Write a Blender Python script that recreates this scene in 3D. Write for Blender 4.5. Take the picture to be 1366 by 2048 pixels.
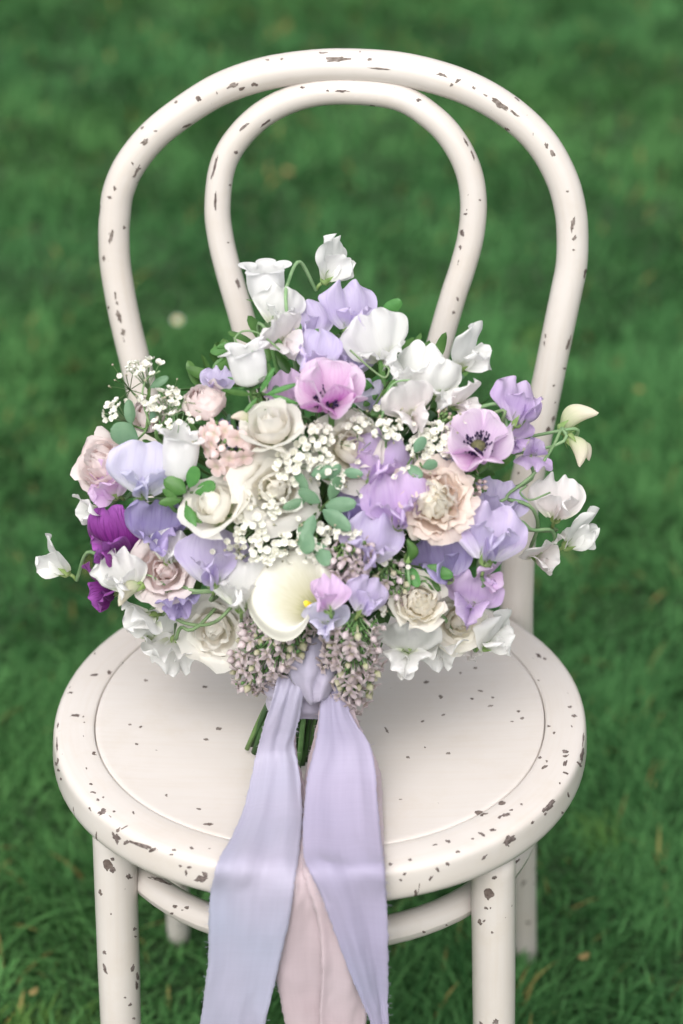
import bpy, bmesh, math, random
import numpy as np
from mathutils import Vector, Matrix, noise
from mathutils.bvhtree import BVHTree
for o in list(bpy.data.objects): bpy.data.objects.remove(o)
S = bpy.context.scene
COL = S.collection
R_ = math.radians
PI = math.pi
# ------------------------------------------------------------------ camera
FPX = 4836.0                      # focal length in photo pixels (photo 1366 x 2048)
PITCH = R_(28.76)
CAM = Vector((0.016, -1.510, 1.455))
cd = bpy.data.cameras.new('camera'); cam = bpy.data.objects.new('camera', cd); COL.objects.link(cam)
cd.sensor_fit = 'VERTICAL'; cd.sensor_height = 36; cd.lens = FPX / 2048 * 36
cd.clip_start = 0.05; cd.clip_end = 2000
cam.location = CAM; cam.rotation_euler = (PI / 2 - PITCH, 0, 0)
cd.dof.use_dof = True; cd.dof.focus_distance = 1.74; cd.dof.aperture_fstop = 4.0
S.camera = cam
S.render.resolution_x = 683; S.render.resolution_y = 1024
# ------------------------------------------------------------------ light
SUN_EL, SUN_AZ = R_(50), R_(195)   # soft high light from behind the camera, a little left
w = bpy.data.worlds.new('World'); S.world = w; w.use_nodes = True
nt = w.node_tree; nt.nodes.clear()
sky = nt.nodes.new('ShaderNodeTexSky'); sky.sky_type = 'NISHITA'; sky.sun_disc = False
sky.sun_elevation = SUN_EL; sky.sun_rotation = SUN_AZ; sky.dust_density = 6; sky.air_density = 1.0
hs = nt.nodes.new('ShaderNodeHueSaturation'); hs.inputs['Saturation'].default_value = 0.22
bg = nt.nodes.new('ShaderNodeBackground'); bg.inputs['Strength'].default_value = 0.15
wo = nt.nodes.new('ShaderNodeOutputWorld')
nt.links.new(sky.outputs[0], hs.inputs['Color']); nt.links.new(hs.outputs[0], bg.inputs[0]); nt.links.new(bg.outputs[0], wo.inputs[0])
sd = bpy.data.lights.new('sun', 'SUN'); sd.energy = 0.80; sd.angle = R_(75); sd.color = (1, .97, .93)
sun = bpy.data.objects.new('sun', sd); COL.objects.link(sun)
sdir = Vector((math.sin(SUN_AZ) * math.cos(SUN_EL), math.cos(SUN_AZ) * math.cos(SUN_EL), math.sin(SUN_EL)))
sun.rotation_euler = sdir.to_track_quat('Z', 'Y').to_euler(); sun.location = (-2, -3, 5)
S.view_settings.view_transform = 'Standard'; S.view_settings.look = 'None'
S.view_settings.exposure = 0.60; S.view_settings.gamma = 1
S.render.engine = 'CYCLES'
S.cycles.max_bounces = 14; S.cycles.diffuse_bounces = 9; S.cycles.transmission_bounces = 6; S.cycles.glossy_bounces = 3

# ------------------------------------------------------------------ helpers
CR = Vector((1, 0, 0)); CU = Vector((0, math.sin(PITCH), math.cos(PITCH))); CF = Vector((0, math.cos(PITCH), -math.sin(PITCH))); CT = -CF
def ray(px, py): return CF + CR * ((px - 683) / FPX) + CU * ((1024 - py) / FPX)
def at_d(px, py, d): return CAM + ray(px, py) * d
def at_z(px, py, z): r = ray(px, py); return CAM + r * ((z - CAM.z) / r.z)
def at_y(px, py, y): r = ray(px, py); return CAM + r * ((y - CAM.y) / r.y)
def depth_of(p): return (p - CAM).dot(CF)
def sv(r, u, t): return (CR * r + CU * u + CT * t).normalized()
def lerp(a, b, t): return a + (b - a) * t
def clamp(x, a=0., b=1.): return max(a, min(b, x))
def sstep(a, b, x): t = clamp((x - a) / (b - a)); return t * t * (3 - 2 * t)
def catmull(P, n):
    P = [Vector(p) for p in P]; Q = [P[0] * 2 - P[1]] + P + [P[-1] * 2 - P[-2]]; out = []
    for i in range(1, len(Q) - 2):
        p0, p1, p2, p3 = Q[i - 1:i + 3]
        for k in range(n):
            t = k / n
            out.append(.5 * ((2 * p1) + (p2 - p0) * t + (2 * p0 - 5 * p1 + 4 * p2 - p3) * t * t + (3 * p1 - p0 - 3 * p2 + p3) * t ** 3))
    out.append(P[-1]); return out

class MB:
    def __init__(s): s.v = []; s.f = []; s.uv = []
    def grid(s, nu, nv, fn, uvfn=None, closed=False):
        b = len(s.v); m = nu if closed else nu + 1
        for j in range(nv + 1):
            for i in range(m): s.v.append(tuple(fn(i / nu, j / nv)))
        uvfn = uvfn or (lambda a, c: (a, c))
        for j in range(nv):
            for i in range(nu):
                i2 = (i + 1) % m
                s.f.append((b + j * m + i, b + j * m + i2, b + (j + 1) * m + i2, b + (j + 1) * m + i))
                s.uv.append([uvfn(i / nu, j / nv), uvfn((i + 1) / nu, j / nv), uvfn((i + 1) / nu, (j + 1) / nv), uvfn(i / nu, (j + 1) / nv)])
        return s
    def tube(s, P, rad, n=8, cap=True):
        P = [Vector(p) for p in P]; m = len(P)
        rad = rad if isinstance(rad, (list, tuple)) else [rad] * m
        T = [(P[min(i + 1, m - 1)] - P[max(i - 1, 0)]).normalized() for i in range(m)]
        ref = Vector((0, 0, 1)) if abs(T[0].z) < .9 else Vector((0, 1, 0))
        N = (ref - T[0] * ref.dot(T[0])).normalized(); b = len(s.v); L = 0; Ls = []
        for i in range(m):
            N = (N - T[i] * N.dot(T[i])).normalized(); B = T[i].cross(N)
            if i: L += (P[i] - P[i - 1]).length
            Ls.append(L)
            for k in range(n):
                a = 2 * PI * k / n; s.v.append(tuple(P[i] + (N * math.cos(a) + B * math.sin(a)) * rad[i]))
        for i in range(m - 1):
            for k in range(n):
                k2 = (k + 1) % n; c = 2 * PI * rad[i]
                s.f.append((b + i * n + k, b + i * n + k2, b + (i + 1) * n + k2, b + (i + 1) * n + k))
                s.uv.append([(c * k / n, Ls[i]), (c * (k + 1) / n, Ls[i]), (c * (k + 1) / n, Ls[i + 1]), (c * k / n, Ls[i + 1])])
        if cap:
            s.f.append(tuple(b + k for k in range(n))[::-1]); s.uv.append([(0, 0)] * n)
            s.f.append(tuple(b + (m - 1) * n + k for k in range(n))); s.uv.append([(0, L)] * n)
        return s
    def ell(s, c, r, n=8, m=6, M=None):
        c = Vector(c)
        def fn(u, v):
            a = u * 2 * PI; t = v * PI
            p = Vector((math.sin(t) * math.cos(a) * r[0], math.sin(t) * math.sin(a) * r[1], -math.cos(t) * r[2]))
            return c + (M @ p if M else p)
        return s.grid(n, m, fn, closed=True)
    def add(s, o, M):
        b = len(s.v); s.v += [tuple(M @ Vector(p)) for p in o.v]; s.f += [tuple(i + b for i in f) for f in o.f]; s.uv += o.uv; return s
    def mesh(s, name, mat, smooth=True):
        me = bpy.data.meshes.new(name); me.from_pydata(s.v, [], s.f)
        l = me.uv_layers.new(name='UVMap'); fl = [c for q in s.uv for p in q for c in p]
        l.data.foreach_set('uv', fl)
        if smooth: me.polygons.foreach_set('use_smooth', [True] * len(me.polygons))
        me.materials.append(mat); me.update(); return me
    def build(s, name, mat, parent=None, M=None, smooth=True):
        return link(name, s.mesh(name, mat, smooth), parent, M)
def link(name, me, parent=None, M=None):
    o = bpy.data.objects.new(name, me); COL.objects.link(o)
    if parent: o.parent = parent
    if M is not None: o.matrix_local = M
    return o
def tag(o, label=None, cat=None, group=None, kind=None):
    for k, v in (('label', label), ('category', cat), ('group', group), ('kind', kind)):
        if v: o[k] = v
    return o
def empty(name, loc): o = link(name, None); o.location = loc; o.empty_display_size = .05; return o
def frame(o, X, Y, Z): return Matrix(((X.x, Y.x, Z.x, o.x), (X.y, Y.y, Z.y, o.y), (X.z, Y.z, Z.z, o.z), (0, 0, 0, 1)))
def frame_z(o, Z, roll=0):            # frame whose Z is the flower axis
    Z = Z.normalized(); r = CR if abs(Z.dot(CR)) < .9 else CU
    X = (r - Z * r.dot(Z)).normalized(); Y = Z.cross(X)
    c, s_ = math.cos(roll), math.sin(roll); return frame(o, X * c + Y * s_, Y * c - X * s_, Z)

# ------------------------------------------------------------------ materials
def newmat(name):
    m = bpy.data.materials.new(name); m.use_nodes = True; t = m.node_tree; t.nodes.clear()
    out = t.nodes.new('ShaderNodeOutputMaterial'); return m, t, out
def N(t, kind, **k):
    n = t.nodes.new(kind)
    for a, v in k.items():
        if a[0] == '_': setattr(n, a[1:], v)
        else: n.inputs[a.replace('__', ' ')].default_value = v
    return n
def L(t, a, b): t.links.new(a, b)
def math_n(t, op, a, b=None):
    n = N(t, 'ShaderNodeMath', _operation=op)
    for i, x in enumerate((a, b)):
        if x is None: continue
        if isinstance(x, (int, float)): n.inputs[i].default_value = x
        else: L(t, x, n.inputs[i])
    return n.outputs[0]
def mixc(t, fac, a, b, mode='MIX'):
    n = N(t, 'ShaderNodeMix', _data_type='RGBA', _blend_type=mode)
    for s_, x in ((n.inputs[0], fac), (n.inputs[6], a), (n.inputs[7], b)):
        if isinstance(x, (int, float)): s_.default_value = x
        elif isinstance(x, tuple): s_.default_value = (*x[:3], 1)
        else: L(t, x, s_)
    return n.outputs[2]
def ramp(t, fac, stops, interp='LINEAR'):
    n = N(t, 'ShaderNodeValToRGB'); n.color_ramp.interpolation = interp; e = n.color_ramp.elements
    while len(e) < len(stops): e.new(.5)
    for q, (p, c) in zip(e, stops): q.position = p; q.color = (*c, 1) if len(c) == 3 else c
    L(t, fac, n.inputs[0]); return n.outputs[0]
MATS = {}
def petal_mat(name, base, mid, edge, vein=.25, trans=.46, rough=.6, veincol=None, p1=.28, p2=.75):
    m, t, out = newmat(name); uv = N(t, 'ShaderNodeUVMap'); sp = N(t, 'ShaderNodeSeparateXYZ'); L(t, uv.outputs[0], sp.inputs[0])
    oi = N(t, 'ShaderNodeObjectInfo')
    mp = N(t, 'ShaderNodeCombineXYZ'); L(t, math_n(t, 'MULTIPLY', sp.outputs[0], 26.), mp.inputs[0]); L(t, math_n(t, 'MULTIPLY', sp.outputs[1], 2.2), mp.inputs[1])
    L(t, math_n(t, 'MULTIPLY', oi.outputs['Random'], 40.), mp.inputs[2])
    nz = N(t, 'ShaderNodeTexNoise', Scale=1., Detail=3.); L(t, mp.outputs[0], nz.inputs['Vector'])
    n2 = N(t, 'ShaderNodeTexNoise', Scale=2.6, Detail=2.); 
    mp2 = N(t, 'ShaderNodeVectorMath', _operation='ADD'); L(t, uv.outputs[0], mp2.inputs[0]); L(t, mp.outputs[0], mp2.inputs[1])
    L(t, mp2.outputs[0], n2.inputs['Vector'])
    pos = math_n(t, 'ADD', sp.outputs[1], math_n(t, 'MULTIPLY', math_n(t, 'SUBTRACT', n2.outputs[0], .5), .3))
    c = ramp(t, pos, [(0.02, base), (p1, mid), (p2, edge)])
    vc = veincol or tuple(x * .72 for x in mid)
    vf = math_n(t, 'MULTIPLY', ramp(t, nz.outputs[0], [(.5, (0, 0, 0)), (.72, (1, 1, 1))]), vein)
    c = mixc(t, vf, c, vc)
    hsv = N(t, 'ShaderNodeHueSaturation'); L(t, c, hsv.inputs['Color'])
    L(t, math_n(t, 'ADD', .93, math_n(t, 'MULTIPLY', oi.outputs['Random'], .1)), hsv.inputs['Value'])
    L(t, math_n(t, 'ADD', .488, math_n(t, 'MULTIPLY', oi.outputs['Random'], .022)), hsv.inputs['Hue'])
    b = N(t, 'ShaderNodeBsdfPrincipled', Roughness=rough); L(t, hsv.outputs[0], b.inputs['Base Color'])
    b.inputs['Specular IOR Level'].default_value = .25; b.inputs['Sheen Weight'].default_value = .12
    bp = N(t, 'ShaderNodeBump', Strength=.22, Distance=.0007); L(t, nz.outputs[0], bp.inputs['Height']); L(t, bp.outputs[0], b.inputs['Normal'])
    tr = N(t, 'ShaderNodeBsdfTranslucent'); L(t, hsv.outputs[0], tr.inputs[0])
    mx = N(t, 'ShaderNodeMixShader'); mx.inputs[0].default_value = trans
    L(t, b.outputs[0], mx.inputs[1]); L(t, tr.outputs[0], mx.inputs[2]); L(t, mx.outputs[0], out.inputs[0])
    MATS[name] = m; return m
def plain_mat(name, a, b, scale=60., rough=.6, trans=0., bump=.1, spec=.3, uv=False):
    m, t, out = newmat(name); tc = N(t, 'ShaderNodeTexCoord'); oi = N(t, 'ShaderNodeObjectInfo')
    nz = N(t, 'ShaderNodeTexNoise', Scale=scale, Detail=4.); L(t, tc.outputs['UV' if uv else 'Object'], nz.inputs['Vector'])
    c = ramp(t, nz.outputs[0], [(.35, a), (.68, b)])
    hsv = N(t, 'ShaderNodeHueSaturation'); L(t, c, hsv.inputs['Color'])
    L(t, math_n(t, 'ADD', .85, math_n(t, 'MULTIPLY', oi.outputs['Random'], .3)), hsv.inputs['Value'])
    L(t, math_n(t, 'ADD', .485, math_n(t, 'MULTIPLY', oi.outputs['Random'], .03)), hsv.inputs['Hue'])
    p = N(t, 'ShaderNodeBsdfPrincipled', Roughness=rough); L(t, hsv.outputs[0], p.inputs['Base Color']); p.inputs['Specular IOR Level'].default_value = spec
    bp = N(t, 'ShaderNodeBump', Strength=bump, Distance=.001); L(t, nz.outputs[0], bp.inputs['Height']); L(t, bp.outputs[0], p.inputs['Normal'])
    if trans:
        tr = N(t, 'ShaderNodeBsdfTranslucent'); L(t, hsv.outputs[0], tr.inputs[0]); mx = N(t, 'ShaderNodeMixShader'); mx.inputs[0].default_value = trans
        L(t, p.outputs[0], mx.inputs[1]); L(t, tr.outputs[0], mx.inputs[2]); L(t, mx.outputs[0], out.inputs[0])
    else: L(t, p.outputs[0], out.inputs[0])
    MATS[name] = m; return m
petal_mat('white', (.74, .78, .62), (.84, .84, .82), (.86, .855, .85), .22, p1=.16, veincol=(.74, .74, .72))
petal_mat('blush_white', (.72, .72, .58), (.85, .78, .78), (.86, .83, .83), .22, p1=.16, veincol=(.78, .68, .70))
petal_mat('lavender', (.76, .74, .80), (.60, .52, .76), (.67, .60, .81), .45, veincol=(.47, .37, .66))
petal_mat('pale_lavender', (.80, .80, .83), (.69, .67, .85), (.73, .70, .87), .3, veincol=(.54, .48, .74))
petal_mat('purple', (.56, .50, .68), (.41, .34, .62), (.50, .43, .69), .55, veincol=(.30, .21, .52))
petal_mat('orchid', (.70, .60, .76), (.60, .45, .73), (.68, .55, .78), .45, veincol=(.48, .30, .63))
petal_mat('pink_lilac', (.78, .70, .76), (.72, .50, .75), (.76, .58, .80), .3, veincol=(.58, .33, .66))
petal_mat('magenta', (.10, .012, .12), (.18, .018, .20), (.34, .09, .40), .8, veincol=(.07, .002, .09), trans=.3)
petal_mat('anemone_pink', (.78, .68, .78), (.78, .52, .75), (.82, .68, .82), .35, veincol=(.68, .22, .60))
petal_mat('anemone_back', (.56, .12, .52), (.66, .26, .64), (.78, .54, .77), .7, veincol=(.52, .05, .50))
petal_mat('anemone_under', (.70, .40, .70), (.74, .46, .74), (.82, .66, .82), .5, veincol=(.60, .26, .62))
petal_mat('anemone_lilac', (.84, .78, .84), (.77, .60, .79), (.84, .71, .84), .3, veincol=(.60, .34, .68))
petal_mat('cream', (.70, .68, .46), (.91, .86, .75), (.92, .89, .82), .07, trans=.56)
petal_mat('ivory', (.70, .70, .50), (.92, .885, .81), (.93, .91, .86), .05, trans=.58)
petal_mat('pink_rose', (.76, .66, .54), (.86, .72, .70), (.87, .78, .77), .12)
petal_mat('peach', (.66, .58, .38), (.82, .67, .57), (.85, .75, .68), .35, veincol=(.70, .48, .40))
petal_mat('bell', (.80, .82, .76), (.87, .865, .865), (.89, .88, .89), .08)
petal_mat('calla', (.34, .36, .10), (.62, .60, .46), (.74, .72, .645), .10, rough=.42, trans=.2, p1=.3, p2=.75)
petal_mat('bud_cream', (.44, .54, .28), (.66, .68, .47), (.80, .74, .63), .15)
petal_mat('lilac_floret', (.40, .36, .24), (.54, .44, .46), (.66, .57, .58), .15, trans=.25)
petal_mat('lilac_pink', (.55, .48, .36), (.76, .57, .54), (.82, .67, .66), .15, trans=.25)
petal_mat('spirea', (.48, .54, .24), (.79, .78, .68), (.82, .81, .75), .05, trans=.25)
plain_mat('stem', (.10, .20, .06), (.17, .30, .11), 90, .5, .12)
plain_mat('pea_stem', (.17, .29, .13), (.26, .38, .20), 90, .55, .15)
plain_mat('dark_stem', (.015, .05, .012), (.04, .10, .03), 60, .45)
plain_mat('calyx', (.22, .36, .10), (.38, .50, .22), 120, .5, .3)
plain_mat('leaf_blue', (.11, .22, .13), (.20, .33, .21), 50, .45, .2)
plain_mat('leaf_green', (.05, .15, .035), (.11, .25, .07), 60, .4, .2)
plain_mat('core', (.010, .030, .008), (.03, .07, .02), 50, .7)
plain_mat('anther', (.012, .008, .03), (.03, .015, .07), 200, .6)
plain_mat('disc', (.06, .055, .03), (.12, .11, .05), 500, .7, bump=.6)
plain_mat('yellow', (.62, .42, .03), (.74, .54, .06), 300, .6, bump=.5)
plain_mat('soil_leaf', (.22, .18, .06), (.34, .26, .10), 60, .7)

def paint_mat(name, specks=1.0):
    m, t, out = newmat(name); uv = N(t, 'ShaderNodeUVMap'); tc = N(t, 'ShaderNodeTexCoord')
    # worn, slightly dirty cream paint
    n1 = N(t, 'ShaderNodeTexNoise', Scale=9., Detail=5., Roughness=.6); L(t, tc.outputs['Object'], n1.inputs['Vector'])
    c = ramp(t, n1.outputs[0], [(.3, (.545, .50, .465)), (.7, (.595, .555, .525))])
    st = N(t, 'ShaderNodeMapping'); st.inputs['Scale'].default_value = (260, 14, 1); L(t, uv.outputs[0], st.inputs[0])
    n3 = N(t, 'ShaderNodeTexNoise', Scale=1., Detail=3.); L(t, st.outputs[0], n3.inputs['Vector'])
    c = mixc(t, math_n(t, 'MULTIPLY', ramp(t, n3.outputs[0], [(.45, (0, 0, 0)), (.8, (1, 1, 1))]), .22), c, (.50, .42, .34))
    n5 = N(t, 'ShaderNodeTexNoise', Scale=24., Detail=6., Roughness=.7); L(t, tc.outputs['Object'], n5.inputs['Vector'])
    c = mixc(t, math_n(t, 'MULTIPLY', ramp(t, n5.outputs[0], [(.52, (0, 0, 0)), (.72, (1, 1, 1))]), .28), c, (.50, .43, .35))
    # chips: distorted voronoi cells, a random few of them bare
    ns = N(t, 'ShaderNodeTexNoise', Scale=140., Detail=2.); L(t, uv.outputs[0], ns.inputs['Vector'])
    av = N(t, 'ShaderNodeVectorMath', _operation='SCALE'); av.inputs['Scale'].default_value = .010; L(t, ns.outputs['Color'], av.inputs[0])
    ad = N(t, 'ShaderNodeVectorMath', _operation='ADD'); L(t, uv.outputs[0], ad.inputs[0]); L(t, av.outputs[0], ad.inputs[1])
    mp = N(t, 'ShaderNodeMapping'); mp.inputs['Scale'].default_value = (1, .62, 1); L(t, ad.outputs[0], mp.inputs[0])
    chip = None
    for sc, p, r0 in ((75., .80, .17), (150., .30, .20), (34., .90, .12)):
        vo = N(t, 'ShaderNodeTexVoronoi', Scale=sc, _voronoi_dimensions='2D'); L(t, mp.outputs[0], vo.inputs['Vector'])
        sp = N(t, 'ShaderNodeSeparateColor'); L(t, vo.outputs['Color'], sp.inputs[0])
        on = math_n(t, 'GREATER_THAN', sp.outputs[0], 1 - (1 - p) * specks)
        rad = math_n(t, 'MULTIPLY', math_n(t, 'POWER', sp.outputs[1], 1.6), r0 * 1.5)
        k = math_n(t, 'MULTIPLY', on, math_n(t, 'LESS_THAN', vo.outputs['Distance'], rad))
        chip = k if chip is None else math_n(t, 'MAXIMUM', chip, k)
    n4 = N(t, 'ShaderNodeTexNoise', Scale=300., Detail=2.); L(t, uv.outputs[0], n4.inputs['Vector'])
    wc = ramp(t, n4.outputs[0], [(.35, (.085, .06, .05)), (.7, (.17, .135, .12))])
    c = mixc(t, chip, c, wc)
    b = N(t, 'ShaderNodeBsdfPrincipled', Roughness=.42); L(t, c, b.inputs['Base Color']); b.inputs['Specular IOR Level'].default_value = .5
    L(t, math_n(t, 'ADD', .30, math_n(t, 'MULTIPLY', chip, .5)), b.inputs['Roughness'])
    h = math_n(t, 'ADD', math_n(t, 'MULTIPLY', n3.outputs[0], .12), math_n(t, 'SUBTRACT', math_n(t, 'MULTIPLY', n1.outputs[0], .4), chip))
    bp = N(t, 'ShaderNodeBump', Strength=.35, Distance=.0006); L(t, h, bp.inputs['Height']); L(t, bp.outputs[0], b.inputs['Normal'])
    L(t, b.outputs[0], out.inputs[0]); MATS[name] = m; return m
paint_mat('paint', .12); paint_mat('paint_rim', .18); paint_mat('paint_panel', .03)
plain_mat('bare_wood', (.095, .072, .063), (.22, .185, .17), 350, .8, bump=.5)

def ribbon_mat(name, cols):
    m, t, out = newmat(name); uv = N(t, 'ShaderNodeUVMap'); tc = N(t, 'ShaderNodeTexCoord')
    n1 = N(t, 'ShaderNodeTexNoise', Scale=7., Detail=2.); L(t, tc.outputs['Object'], n1.inputs['Vector'])
    c = ramp(t, n1.outputs[0], [(.30, cols[0]), (.48, cols[1]), (.68, cols[2])])   # uneven hand dye
    ws = []
    for sx, sy in ((900, 30), (30, 1600)):
        mp = N(t, 'ShaderNodeMapping'); mp.inputs['Scale'].default_value = (sx, sy, 1); L(t, uv.outputs[0], mp.inputs[0])
        n = N(t, 'ShaderNodeTexNoise', Scale=.35, Detail=2.); L(t, mp.outputs[0], n.inputs['Vector']); ws.append(n.outputs[0])
    wv = math_n(t, 'ADD', ws[0], ws[1])
    c = mixc(t, math_n(t, 'MULTIPLY', math_n(t, 'SUBTRACT', wv, .75), .35), c, tuple(x * .75 for x in cols[1]))
    b = N(t, 'ShaderNodeBsdfPrincipled', Roughness=.55); L(t, c, b.inputs['Base Color']); b.inputs['Specular IOR Level'].default_value = .3; b.inputs['Sheen Weight'].default_value = .3
    bp = N(t, 'ShaderNodeBump', Strength=.12, Distance=.0004); L(t, wv, bp.inputs['Height']); L(t, bp.outputs[0], b.inputs['Normal'])
    tr = N(t, 'ShaderNodeBsdfTranslucent'); L(t, c, tr.inputs[0]); mx = N(t, 'ShaderNodeMixShader'); mx.inputs[0].default_value = .25
    L(t, b.outputs[0], mx.inputs[1]); L(t, tr.outputs[0], mx.inputs[2]); L(t, mx.outputs[0], out.inputs[0]); MATS[name] = m
ribbon_mat('silk_lavender', ((.365, .39, .505), (.42, .405, .52), (.48, .435, .55)))
ribbon_mat('silk_mauve', ((.34, .345, .48), (.375, .345, .48), (.42, .375, .505)))
ribbon_mat('silk_pink', ((.50, .42, .455), (.55, .445, .48), (.58, .485, .515)))

# ------------------------------------------------------------------ ground
def ground():
    m, t, out = newmat('lawn_soil'); tc = N(t, 'ShaderNodeTexCoord')
    a = N(t, 'ShaderNodeTexNoise', Scale=1.6, Detail=6.); L(t, tc.outputs['Object'], a.inputs['Vector'])
    b_ = N(t, 'ShaderNodeTexNoise', Scale=60., Detail=4.); L(t, tc.outputs['Object'], b_.inputs['Vector'])
    c = mixc(t, ramp(t, b_.outputs[0], [(.35, (0, 0, 0)), (.65, (1, 1, 1))]), ramp(t, a.outputs[0], [(.35, (.014, .055, .012)), (.65, (.028, .085, .02))]), (.02, .045, .012))
    p = N(t, 'ShaderNodeBsdfPrincipled', Roughness=.9); L(t, c, p.inputs['Base Color'])
    bp = N(t, 'ShaderNodeBump', Strength=.8, Distance=.02); L(t, b_.outputs[0], bp.inputs['Height']); L(t, bp.outputs[0], p.inputs['Normal'])
    L(t, p.outputs[0], out.inputs[0])
    g = MB(); g.grid(40, 40, lambda u, v: (Vector(((u - .5), (v - .5), 0)) * 1200 * 1.0))
    tag(g.build('ground', m), kind='structure')
ground()
def grass():
    rng = np.random.default_rng(5)
    pts = []
    for (x0, x1, y0, y1, dens) in ((-1.0, 1.0, -.15, .75, 30000), (-1.0, 1.0, .75, 1.7, 20000), (-1.35, 1.35, 1.7, 4.6, 9500),
                                   (-2.6, -1.0, -.6, 1.7, 5000), (1.0, 2.6, -.6, 1.7, 5000), (-1., 1., -.6, -.15, 5000), (-3, -1.35, 1.7, 5.6, 3000), (1.35, 3, 1.7, 5.6, 3000), (-1.35, 1.35, 4.6, 6.2, 3500)):
        n = int((x1 - x0) * (y1 - y0) * dens); pts.append(np.column_stack([rng.uniform(x0, x1, n), rng.uniform(y0, y1, n)]))
    P = np.vstack(pts); n = len(P)
    def fbm(P, s, seed, k=3):
        r = np.random.default_rng(seed); o = np.zeros(len(P))
        for i in range(10):
            a = r.uniform(0, 2 * PI); f = s * r.uniform(.5, 2.2); o += np.sin((P[:, 0] * math.cos(a) + P[:, 1] * math.sin(a)) * f * 2 * PI + r.uniform(0, 6.28))
        return o / 10 ** .5
    far = np.clip((P[:, 1] - .6) / 2, 0, 1)
    hgt = (.031 + .009 * fbm(P, 2.5, 1)) * rng.uniform(.55, 1.35, n); hgt = np.clip(hgt, .012, .075)
    ang = fbm(P, 2.2, 2) * 2.2 + rng.normal(0, 1.1, n); lean = np.abs(rng.normal(.55, .35, n)) + .1
    wid = rng.uniform(.0009, .0021, n) * (1 + .7 * far)
    # keep blades out of the chair feet
    dx, dy = np.cos(ang), np.sin(ang); sx, sy = -dy, dx
    ts = np.array([0, .4, .75, 1.]); ws = np.array([1., .95, .6, 0.])
    V = np.zeros((n, 7, 3)); k = 0
    tw = rng.normal(0, .5, n)
    for i in range(4):
        b = lean * ts[i] ** 1.7 * hgt * 1.25; z = hgt * (ts[i] - .38 * lean * ts[i] ** 2.4); z = np.maximum(z, .002 + .004 * ts[i])
        cx, cy = P[:, 0] + dx * b, P[:, 1] + dy * b
        wx, wy = sx * np.cos(tw * ts[i]) - dx * np.sin(tw * ts[i]), sy * np.cos(tw * ts[i]) - dy * np.sin(tw * ts[i])
        if i < 3:
            for sgn in (-1, 1):
                V[:, k, 0] = cx + sgn * wx * wid * ws[i]; V[:, k, 1] = cy + sgn * wy * wid * ws[i]; V[:, k, 2] = z; k += 1
        else: V[:, k, 0] = cx; V[:, k, 1] = cy; V[:, k, 2] = z
    base = np.arange(n)[:, None] * 7
    quads = np.concatenate([base + np.array([[0, 1, 3, 2]]), base + np.array([[2, 3, 5, 4]])], 1).reshape(-1, 4)
    tris = (base + np.array([[4, 5, 6]]))
    me = bpy.data.meshes.new('grass'); me.vertices.add(n * 7); me.vertices.foreach_set('co', V.reshape(-1))
    loops = np.concatenate([np.concatenate([quads.reshape(n, 8), tris], 1).reshape(-1)])
    starts = (np.arange(n)[:, None] * 11 + np.array([[0, 4, 8]])).reshape(-1); tot = np.tile([4, 4, 3], n)
    me.loops.add(n * 11); me.loops.foreach_set('vertex_index', loops.astype(np.int32))
    me.polygons.add(n * 3); me.polygons.foreach_set('loop_start', starts.astype(np.int32)); me.polygons.foreach_set('loop_total', tot.astype(np.int32))
    # natural colour differences between blades and patches
    pat = fbm(P, .9, 7) * .5 + fbm(P, 3.5, 8) * .35; q = np.clip(.55 + .26 * pat + rng.normal(0, .22, n), 0, 1.15)[:, None]
    ca = np.array([.022, .094, .024]); cb = np.array([.112, .268, .084]); c = ca * (1 - q) + cb * q
    cool = np.clip(.5 + .5 * fbm(P, .7, 11), 0, 1)[:, None]; c = c * (1 - .35 * cool) + .35 * cool * np.array([.042, .150, .058]) * (.5 + q)
    dry = rng.random(n) < (.018 + .03 * np.clip(fbm(P, 1.4, 12) - .7, 0, 1)); c[dry] = np.array([.30, .26, .09]) * rng.uniform(.5, 1.1, (dry.sum(), 1))
    hw = fbm(P, 2.7, 13) > 1.7; c[hw] *= np.array([1.25, 1.0, .8])
    at = me.color_attributes.new('blade', 'FLOAT_COLOR', 'POINT')
    cc = np.ones((n, 7, 4)); cc[:, :, :3] = c[:, None, :]; at.data.foreach_set('color', cc.reshape(-1))
    me.update(); me.validate()
    m, t, out = newmat('grass_blade'); an = N(t, 'ShaderNodeAttribute', _attribute_name='blade')
    p = N(t, 'ShaderNodeBsdfPrincipled', Roughness=.6); L(t, an.outputs[0], p.inputs['Base Color']); p.inputs['Specular IOR Level'].default_value = .12
    tr = N(t, 'ShaderNodeBsdfTranslucent'); L(t, an.outputs[0], tr.inputs[0]); mx = N(t, 'ShaderNodeMixShader'); mx.inputs[0].default_value = .35
    L(t, p.outputs[0], mx.inputs[1]); L(t, tr.outputs[0], mx.inputs[2]); L(t, mx.outputs[0], out.inputs[0])
    me.materials.append(m); me.polygons.foreach_set('use_smooth', [True] * len(me.polygons))
    tag(link('grass', me), 'short mown green lawn grass around the chair', 'grass', kind='stuff')
grass()

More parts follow.
